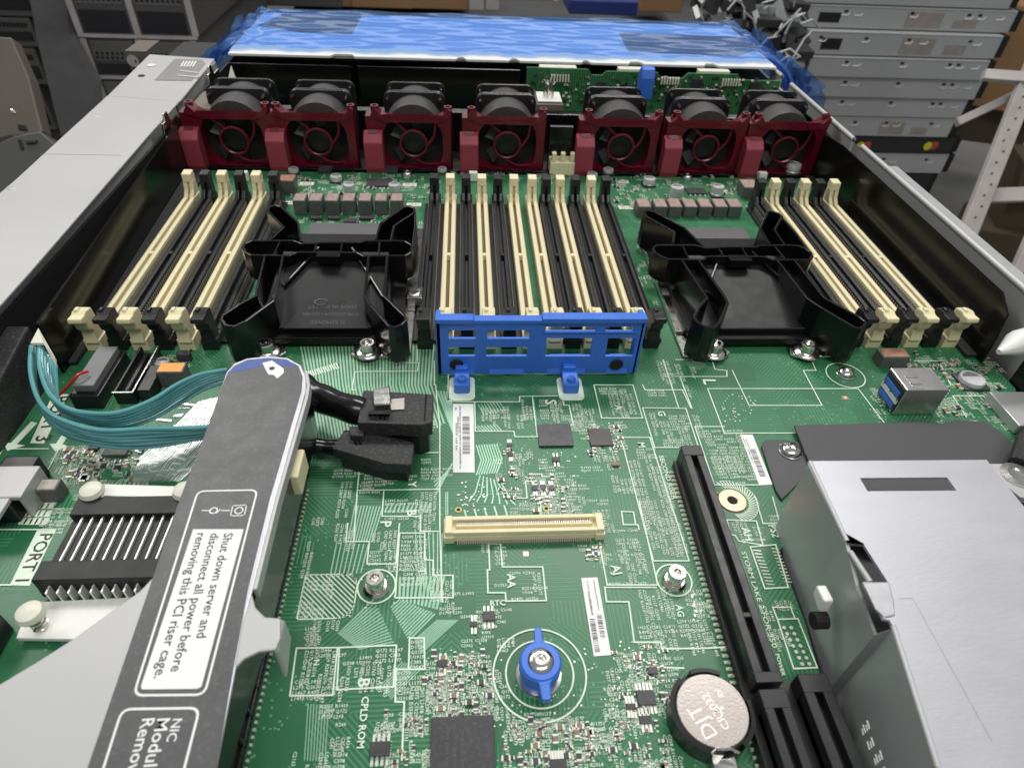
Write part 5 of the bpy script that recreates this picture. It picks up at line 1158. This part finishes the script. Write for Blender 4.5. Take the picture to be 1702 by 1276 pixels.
q = [V(a, ZP+.03) for a in ((1434, 968), (1478, 966), (1486, 1000), (1488, 1022), (1470, 1026), (1455, 1012))]; m.prism([(v.x, v.y) for v in q], ZP-.04, ZP+.04); m.build('pressed_tab', mat('scratched zinc', (.5, .5, .52), .35, metal=.7, var=.3, vscale=150), ps, bevel=.03)
m = MB(); c = P(1380, 995, 2.1); m.prismx([(c.y-.25, 1.8), (c.y+.3, 1.9), (c.y+.35, 2.3), (c.y-.2, 2.35)], c.x-.35, c.x-.05); m.build('side_hook', M_white, ps, bevel=.06)
m = MB(); c = P(1373, 1030, 1.6); m.cyl(c, .25, -.4, .0, 14, 'x'); m.build('side_hole', M_vent, ps)
m = MB()
for k in range(4):
    b0 = V((1500+12*k, 1210+26*k)); b0 = Vector((b0.x-.43, b0.y+.25, 2.75))
    for j in range(4-(k % 2)):
        a = b0+Vector((0, -.02, .12*j-.2)); m.tube([a, a+Vector((0, .12+.05*((j+k) % 2), .05))], .014, 5)
m.build('etched_mark', M_white, ps, fix=False)
m = MB(); q = [V(a, ZP+.01) for a in ((1640, 766), (1690, 766), (1702, 772), (1760, 800), (1760, 830), (1700, 822), (1672, 800))]; m.prism([(v.x, v.y) for v in q], ZP-.25, ZP-.1); m.build('mounting_ear', M_ledge, ps, bevel=.04)
c = V((1690, 790), ZP-.1); m = MB(); m.lathe(c, [(.5, 0), (.5, .06), (.3, .08), (.28, .03), (.001, .02)], 24); m.build('ear_screw', M_chrome, ps, smooth=True)
m = MB(); m.line(V((1493, 994), ZP+.003), V((1517, 994), ZP+.003), .009, ZP+.003); m.line(V((1517, 994), ZP+.003), V((1648, 1230), ZP+.003), .009, ZP+.003); m.build('scribed_line', M_inkg, ps, fix=False)

# ------------------------------------------------------------------ background
# tower of used servers on the right, side panels facing us
def tower_server(name, label, x0, x1, y0, z0, z1, k, ms, detail=True, grp='servers stacked at the right', dark=False, lat=False):
    t = thing(name, label, 'server', ((x0+x1)/2, y0+15, z0), grp)
    m = MB(); m.box(x0, x1, y0, y0+55, z0+.12, z1-.12); m.box(x0+.3, x1-.4, y0-.12, y0, z1-.5, z1-.2); m.build('case', ms, t, bevel=.12)
    if detail:
        m = MB(); rnd = random.Random(k)
        zz = (z0+z1)/2+.9
        for fx in ((.08, .30, .52, .60, .88) if k % 2 else (.2, .26, .52, .78, .84, .93)):
            x = x0+(x1-x0)*fx; m.tube([(x-.9, y0-.12, zz-.6), (x+.5, y0-.12, zz-.6), (x+.8, y0-.12, zz-.1)], .14, 6)
        m.build('rail_lug', M_white, t)
        m = MB()
        for fx in ((.06, .29, .51, .83) if k % 2 else (.19, .5, .77, .82)): x = x0+(x1-x0)*fx; m.box(x, x+.8, y0-.1, y0, zz-.1, zz+.35)
        m.build('rail_slot', M_vent, t)
    if lat:
        m = MB(); m.box(x0+(x1-x0)*.49, x0+(x1-x0)*.66, y0-.1, y0, z0+.6, z1-1.0); m.build('faded_sticker', M_stick, t)
        m = MB(); m.box(x0+(x1-x0)*.08, x0+(x1-x0)*.18, y0-.1, y0, z0+1.1, z1-1.5); m.build('window', M_vent, t)
        m = MB(); m.box(x0+(x1-x0)*.72, x0+(x1-x0)*.83, y0-.1, y0, z0+.7, z1-2.2); m.build('faded_sticker', M_stick, t)
    m = MB(); m.box(x0+.2, x1-.2, y0-.16, y0-.02, z1-.42, z1-.22); m.build('highlight_lip', M_ledge if not dark else ms, t, bevel=.04)  # light strip added along the top edge as its highlight
    m = MB(); m.box(x1-.1, x1+1.8, y0+.4, y0+40, z0+.3, z1-.3); m.build('end_panel', M_vent, t)
    m = MB(); m.box(x0-2.0-random.random()*2, x0+.05, y0+.6, y0+30, z0+.5, z1-.8); m.build('front_bezel', M_mblk, t, bevel=.3)
    return t
YT = 147
ys = [-34, 11, 51, 92, 127, 162, 196]
words = ['topmost grey server of the right-hand stack, cut by the picture edge', 'grey server with a faded sticker, second from the top of the right-hand stack', 'grey server with a small window and sticker, third from the top of the right-hand stack',
         'plain grey server in the middle of the right-hand stack, under the stickered ones', 'plain grey server second below the stickered ones in the right-hand stack', 'plain grey server just above the one with a pinkish sticker, right-hand stack']
x0s = [1336, 1340, 1312, 1300, 1300, 1310, 1395]
for k in range(6):
    xl = PY(1334+3*k, ys[k], YT).x; xr = PY((1700, 1697, 1665, 1640, 1632, 1612)[k], ys[k], YT).x
    z1 = PY(1500, ys[k], YT).z; z0 = PY(1500, ys[k+1], YT).z
    tower_server('stacked_server', words[k], xl, xr, YT-(0, 0, 1.5, 2, 1, 0)[k], z0, z1, k+1 if k in (0, 1, 2) else 2*k, M_rack, True, lat=k in (1, 2))
z5 = PY(1500, 196, YT).z; z6 = PY(1500, 228, YT).z; z7 = PY(1500, 255, YT).z; z8 = PY(1500, 288, YT).z; z9 = PY(1500, 335, YT).z
tower_server('stacked_server', 'grey server with a pinkish sticker directly on the black one, right-hand stack', PY(1350, 200, YT).x, PY(1588, 200, YT).x, YT, z6, z5, 3, M_rack, True, lat=True)
t1 = tower_server('stacked_server', 'black server with yellow and red dots in the right-hand stack', PY(1350, 240, YT).x, PY(1585, 240, YT).x, YT, z7, z6, 3, M_mblk, False, dark=True)
m = MB(); yy_ = YT-.1
for px in (1430, 1542): c = PY(px, 243, yy_); m.lathe(c, [(.001, 0), (1.0, 0)], 16, 'y')
m.build('yellow_dot', M_ystk, t1)
m = MB()
for px in (1441, 1553): c = PY(px, 242, yy_+.03); m.lathe(c, [(.001, 0), (1.0, 0)], 16, 'y')
m.build('red_dot', M_rstk, t1)
tower_server('stacked_server', 'short grey server under the black dotted one, right-hand stack', PY(1350, 270, YT).x, PY(1572, 270, YT).x, YT, z8, z7, 5, M_rack, True)
t1 = tower_server('stacked_server', 'lowest dark server of the right-hand stack, near the chassis rim', PY(1350, 300, YT).x, PY(1545, 300, YT).x, YT, z9, z8, 5, M_mblk, False, dark=True)
for q in range(2):
    pass
# plinth that lifts the stack
m = MB(); m.box(PY(1350, 330, YT).x, PY(1500, 330, YT).x, YT+2, YT+50, FZ, z9); o = m.build('low_pallet', M_mblk); tag(o, 'dark base under the right-hand server stack', 'pallet')
# tangle of black parts between film and the right stack
tg = MB(); rnd = random.Random(5)
for k in range(130):
    c = PD(rnd.uniform(1160, 1335), rnd.uniform(-10, 150), rnd.uniform(118, 128)); s_ = rnd.uniform(.6, 2.1); tg.mi = 0 if rnd.random() < .8 else 1
    tg.box(c.x-s_*1.5, c.x+s_, c.y-s_, c.y+s_, c.z-s_*.35, c.z+s_*.35, Matrix.Rotation(rnd.uniform(0, 3), 3, Vector((rnd.random(), rnd.random(), rnd.random())).normalized()))
for k in range(26):
    c = PD(rnd.uniform(1170, 1340), rnd.uniform(-10, 150), 116); d = Vector((rnd.uniform(-6, 6), rnd.uniform(-3, 3), rnd.uniform(-5, 5))); tg.mi = 1; tg.tube([c, c+d*.5+Vector((0, 0, 1)), c+d], .16, 6)
o = tg.build('scrap_heap', [M_mblk, M_side], base=PD(1250, 60, 122)); o['kind'] = 'stuff'; tag(o, 'heap of black latches and scrap parts behind the blue film', 'scrap parts')
# left: stack of two-bay servers facing us, darker stack beyond, black sheet
YL = 120
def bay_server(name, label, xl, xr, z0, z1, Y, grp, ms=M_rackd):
    t = thing(name, label, 'server', ((xl+xr)/2, Y+20, z0), grp)
    m = MB(); m.box(xl, xr, Y, Y+50, z0, z1-.2); m.build('case', ms, t, bevel=.15)
    w2 = (xr-xl)/2
    for k in range(2):
        a = xl+.8+k*w2; b = a+w2-1.8
        m = MB(); m.box(a, b, Y-.12, Y+.02, z0+(z1-z0)*.42, z1-.6); m.build('bay_plate', mat('bay plate', (.15, .15, .145), .45, metal=.4) if 'bay plate' not in MATS else MATS['bay plate'], t, bevel=.05)
        m = MB()
        n_ = int((b-a)/.8)
        for j in range(n_):
            for r_ in range(2): x = a+.3+j*.8+.2*r_; m.box(x, x+.42, Y-.16, Y-.1, z0+(z1-z0)*.46+r_*.65, z0+(z1-z0)*.46+.42+r_*.65)
        m.build('vent_holes', M_vent, t)
        m = MB(); m.box(a, b, Y-.1, Y+.02, z0+.6, z0+(z1-z0)*.34); m.build('dark_slot', mat('navy slot', (.012, .011, .016), .35) if 'navy slot' not in MATS else MATS['navy slot'], t)
    m = MB(); m.box(xl-.4, xr+.2, Y-.5, Y+.1, z0-.1, z0+.35); m.build('front_lip', M_shelf, t)
    for fx in (0, .5, 1): m = MB(); x = xl+(xr-xl)*fx; m.box(x-.5, x+.5, Y-.3, Y, z0+.3, z1-.3); m.build('bay_divider', M_shelf, t, bevel=.1)
    return t
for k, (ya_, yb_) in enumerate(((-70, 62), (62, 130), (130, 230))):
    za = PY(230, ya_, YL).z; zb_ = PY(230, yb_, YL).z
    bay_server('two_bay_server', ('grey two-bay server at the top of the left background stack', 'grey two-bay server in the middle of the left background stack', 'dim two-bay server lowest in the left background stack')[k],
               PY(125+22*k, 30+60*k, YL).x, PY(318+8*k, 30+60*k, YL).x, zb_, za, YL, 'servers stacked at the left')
YM = 128
for k, (ya_, yb_) in enumerate(((-60, 28), (28, 78), (78, 140), (140, 215))):
    za = PY(30, ya_, YM).z; zb_ = PY(30, yb_, YM).z
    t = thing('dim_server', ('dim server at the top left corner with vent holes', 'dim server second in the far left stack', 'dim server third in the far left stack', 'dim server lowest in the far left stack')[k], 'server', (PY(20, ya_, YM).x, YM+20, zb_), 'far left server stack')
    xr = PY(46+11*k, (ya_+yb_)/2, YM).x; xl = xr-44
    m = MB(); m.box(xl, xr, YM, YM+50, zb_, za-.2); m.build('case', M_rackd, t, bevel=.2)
    m = MB(); m.box(xr-9, xr-.6, YM-.2, YM, zb_+1, zb_+(za-zb_)*.5); m.build('dark_slot', M_vent, t)
    m = MB()
    for j in range(14): m.box(xr-9+j*.6, xr-9+j*.6+.35, YM-.2, YM, zb_+(za-zb_)*.66, zb_+(za-zb_)*.8)
    m.build('vent_holes', M_vent, t)
sh_ = MB()
L_ = [PD(x, y, d) for x, y, d in ((40, -60, 108), (60, 60, 104), (85, 160, 100), (110, 260, 96), (100, 400, 92))]; Rr = [PD(x, y, d) for x, y, d in ((105, -60, 108), (115, 60, 104), (160, 140, 100), (165, 240, 96), (190, 400, 92))]
for i in range(4): sh_.hull([L_[i], Rr[i], Rr[i+1], L_[i+1]], [v+Vector((.3, 1.4, .2)) for v in (L_[i], Rr[i], Rr[i+1], L_[i+1])])
o = sh_.build('black_foam_sheet', M_cloth, base=PD(110, 200, 98)); tag(o, 'leaning black foam sheet between the two left background stacks', 'foam sheet')
# steel bracket at the far left edge
bt_ = thing('steel_bracket', 'worn pinkish grey steel frame at the far left edge beside the housing', 'steel frame', PD(20, 260, 70))
def slab(q, d, th, name, ms, parent):
    m = MB(); a = [PD(x, y, d) for x, y in q]; m.hull(a, [v+cF*th for v in a]); return m.build(name, ms, parent, bevel=.15)
slab([(-30, 60), (18, 62), (48, 130), (70, 218), (64, 226), (18, 226), (-30, 238)], 66, 1.5, 'upright_plate', M_rackp, bt_)
slab([(-30, 250), (22, 226), (66, 218), (92, 240), (95, 260), (60, 300), (-30, 380)], 62, 3, 'lower_plate', M_rackd, bt_)
slab([(28, 206), (42, 208), (46, 218), (30, 216)], 65.9, .2, 'square_hole', M_vent, bt_)
slab([(28, 232), (34, 230), (40, 248), (34, 250)], 61.9, .2, 'black_catch', M_vent, bt_); slab([(40, 232), (60, 230), (60, 238), (42, 240)], 61.8, .5, 'pivot', M_mblk, bt_)
slab([(16, 180), (22, 182), (26, 188), (18, 188)], 65.9, .2, 'bright_screw', M_chrome, bt_)
# shelf of boxes behind
def pbox(x0, y0, x1, y1, Y, depth, name, ms, label, cat, grp=None, bev=.3):
    a = PY(x0, y1, Y); b = PY(x1, y0, Y); m = MB(); m.box(a.x, b.x, Y, Y+depth, a.z, b.z); o = m.build(name, ms, base=(a.x, Y, a.z), bevel=bev); return tag(o, label, cat, grp)
YS = 175
pbox(565, -80, 583, 12, YS+1, 20, 'cardboard_box', M_cardb, 'narrow cardboard box at the left end of the back shelf row', 'box', 'cardboard boxes on the back shelf')
pbox(585, -80, 681, 13, YS, 20, 'cardboard_box', M_cardb, 'cardboard box second from the left on the back shelf', 'box', 'cardboard boxes on the back shelf')
pbox(684, -80, 778, 15, YS, 20, 'cardboard_box', M_cardb, 'cardboard box against the white upright on the back shelf', 'box', 'cardboard boxes on the back shelf')
pbox(1065, -80, 1152, 20, YS-3, 20, 'cardboard_box', M_cardb, 'cardboard box right of the blue bin behind the film', 'box', 'cardboard boxes on the back shelf')
pbox(780, -80, 805, 18, YS-1, 4, 'shelf_upright', M_shelf, 'left pale shelf upright behind the blue film', 'shelf post'); pbox(807, -80, 832, 18, YS-1, 4, 'shelf_upright', M_shelf, 'right pale shelf upright behind the blue film', 'shelf post')
pbox(945, 3, 1062, 24, YS-20, 14, 'blue_bin', M_bin, 'dark blue plastic parts bin behind the film', 'bin')
pbox(375, -60, 560, 8, YS, 20, 'grey_carton', M_rackd, 'dim grey carton behind the left end of the film', 'carton')
wb = MB(); rnd = random.Random(9)
for k in range(4): c = PD(880+k*14, -6+rnd.uniform(-4, 8), 150); wb.tube([c, c+Vector((6, 0, 5)), c+Vector((11, 2, 2))], .7, 6)
o = wb.build('clear_bag', M_white, base=PD(890, 0, 150), smooth=True); tag(o, 'crumpled white scrap lying left of the blue bin', 'scrap')
# right: shelf frame and brown boxes
sf = thing('angle_iron_rack', 'pale chipped angle-iron shelf frame standing at the right edge', 'rack', PD(1650, 450, 112))
def bar_(a, b, d1, d2, w_, name='post'):
    A_, B_ = PD(*a, d1), PD(*b, d2); d = (B_-A_).normalized(); u = d.cross(cF).normalized()*w_; m = MB()
    m.hull([A_-u, A_+u, A_+u+cF*1.2, A_-u+cF*1.2], [B_-u, B_+u, B_+u+cF*1.2, B_-u+cF*1.2]); return m.build(name, M_shelf, sf, bevel=.1)
p1 = bar_((1745, 52), (1600, 416), 112, 112, 1.5); bar_((1645, 324), (1760, 320), 113, 111, 1.2, 'cross_bar'); bar_((1638, 122), (1720, 128), 114, 111, .9, 'cross_bar'); bar_((1712, 146), (1593, 202), 114, 118, .7, 'brace')
bar_((1760, 300), (1690, 460), 100, 100, .8, 'post')
m = MB(); rnd = random.Random(3)
for k in range(14): t_ = .2+k*.05; c = PD(1745-145*t_+rnd.uniform(-4, 4), 52+364*t_, 111.9); m.lathe(c, [(.001, 0), (.22, 0)], 8, 'y')
m.build('chipped_spots', M_ink, sf)
def cbox(c, sx, sy, sz, rz, name, ms, label, cat, grp=None):
    m = MB(); m.box(c.x-sx, c.x+sx, c.y-sy, c.y+sy, c.z-sz, c.z+sz, Matrix.Rotation(R_(rz), 3, 'Z')); o = m.build(name, ms, base=c, bevel=.3); return tag(o, label, cat, grp)
cbox(PD(1700, 85, 160), 12, 12, 11, -35, 'cardboard_box', M_cardb, 'orange-brown cardboard box at the upper right edge', 'box')
cbox(PD(1620, 190, 170), 12, 6, 5, -20, 'dark_carton', mat('dark brown carton', (.07, .05, .03), .8), 'dark brown carton behind the shelf brace at the right', 'carton')
cbox(PD(1655, 415, 125), 7, 6, 6, -20, 'dark_carton', MATS['dark brown carton'], 'dark brown carton on the floor beside the shelf frame', 'carton')
cbox(PD(1740, 350, 120), 9, 6, 9, -20, 'dark_carton', MATS['dark brown carton'], 'brown carton inside the shelf frame at the right edge', 'carton')
# what carries the background things
c = PD(1250, 150, 122); m = MB(); m.box(c.x-14, c.x+14, c.y-5, c.y+14, FZ, c.z-2.2); o = m.build('scrap_bin', M_mblk, bevel=.4); tag(o, 'black bin under the heap of scrap latches', 'bin')
for xa_, xb_2, yy2, zz2, lb_ in ((PY(169, 150, YL).x, PY(334, 150, YL).x, YL, PY(230, 230, YL).z, 'dark crate carrying the left two-bay servers'), (PY(79, 177, YM).x-44, PY(79, 177, YM).x, YM, PY(30, 215, YM).z, 'dark crate carrying the far left server stack')):
    m = MB(); m.box(xa_, xb_2, yy2+1, yy2+50, FZ, zz2-.15); o = m.build('dark_crate', M_mblk, bevel=.4); tag(o, lb_, 'crate')
zs = PY(700, 24, YS).z-1.2
bs = thing('back_shelf', 'dim steel shelf behind the blue film carrying boxes', 'shelf', (10, YS+8, FZ))
m = MB(); m.box(-42, 52, YS-22, YS+24, zs-1.5, zs); m.build('shelf_board', M_rackd, bs, bevel=.2)
for lx in (-41, 49):
    for ly in (YS-21, YS+21): m = MB(); m.box(lx, lx+2, ly, ly+2, FZ, zs-1.5); m.build('leg', M_rackd, bs)
for o in bpy.data.objects:
    if '_b' in o: del o['_b']
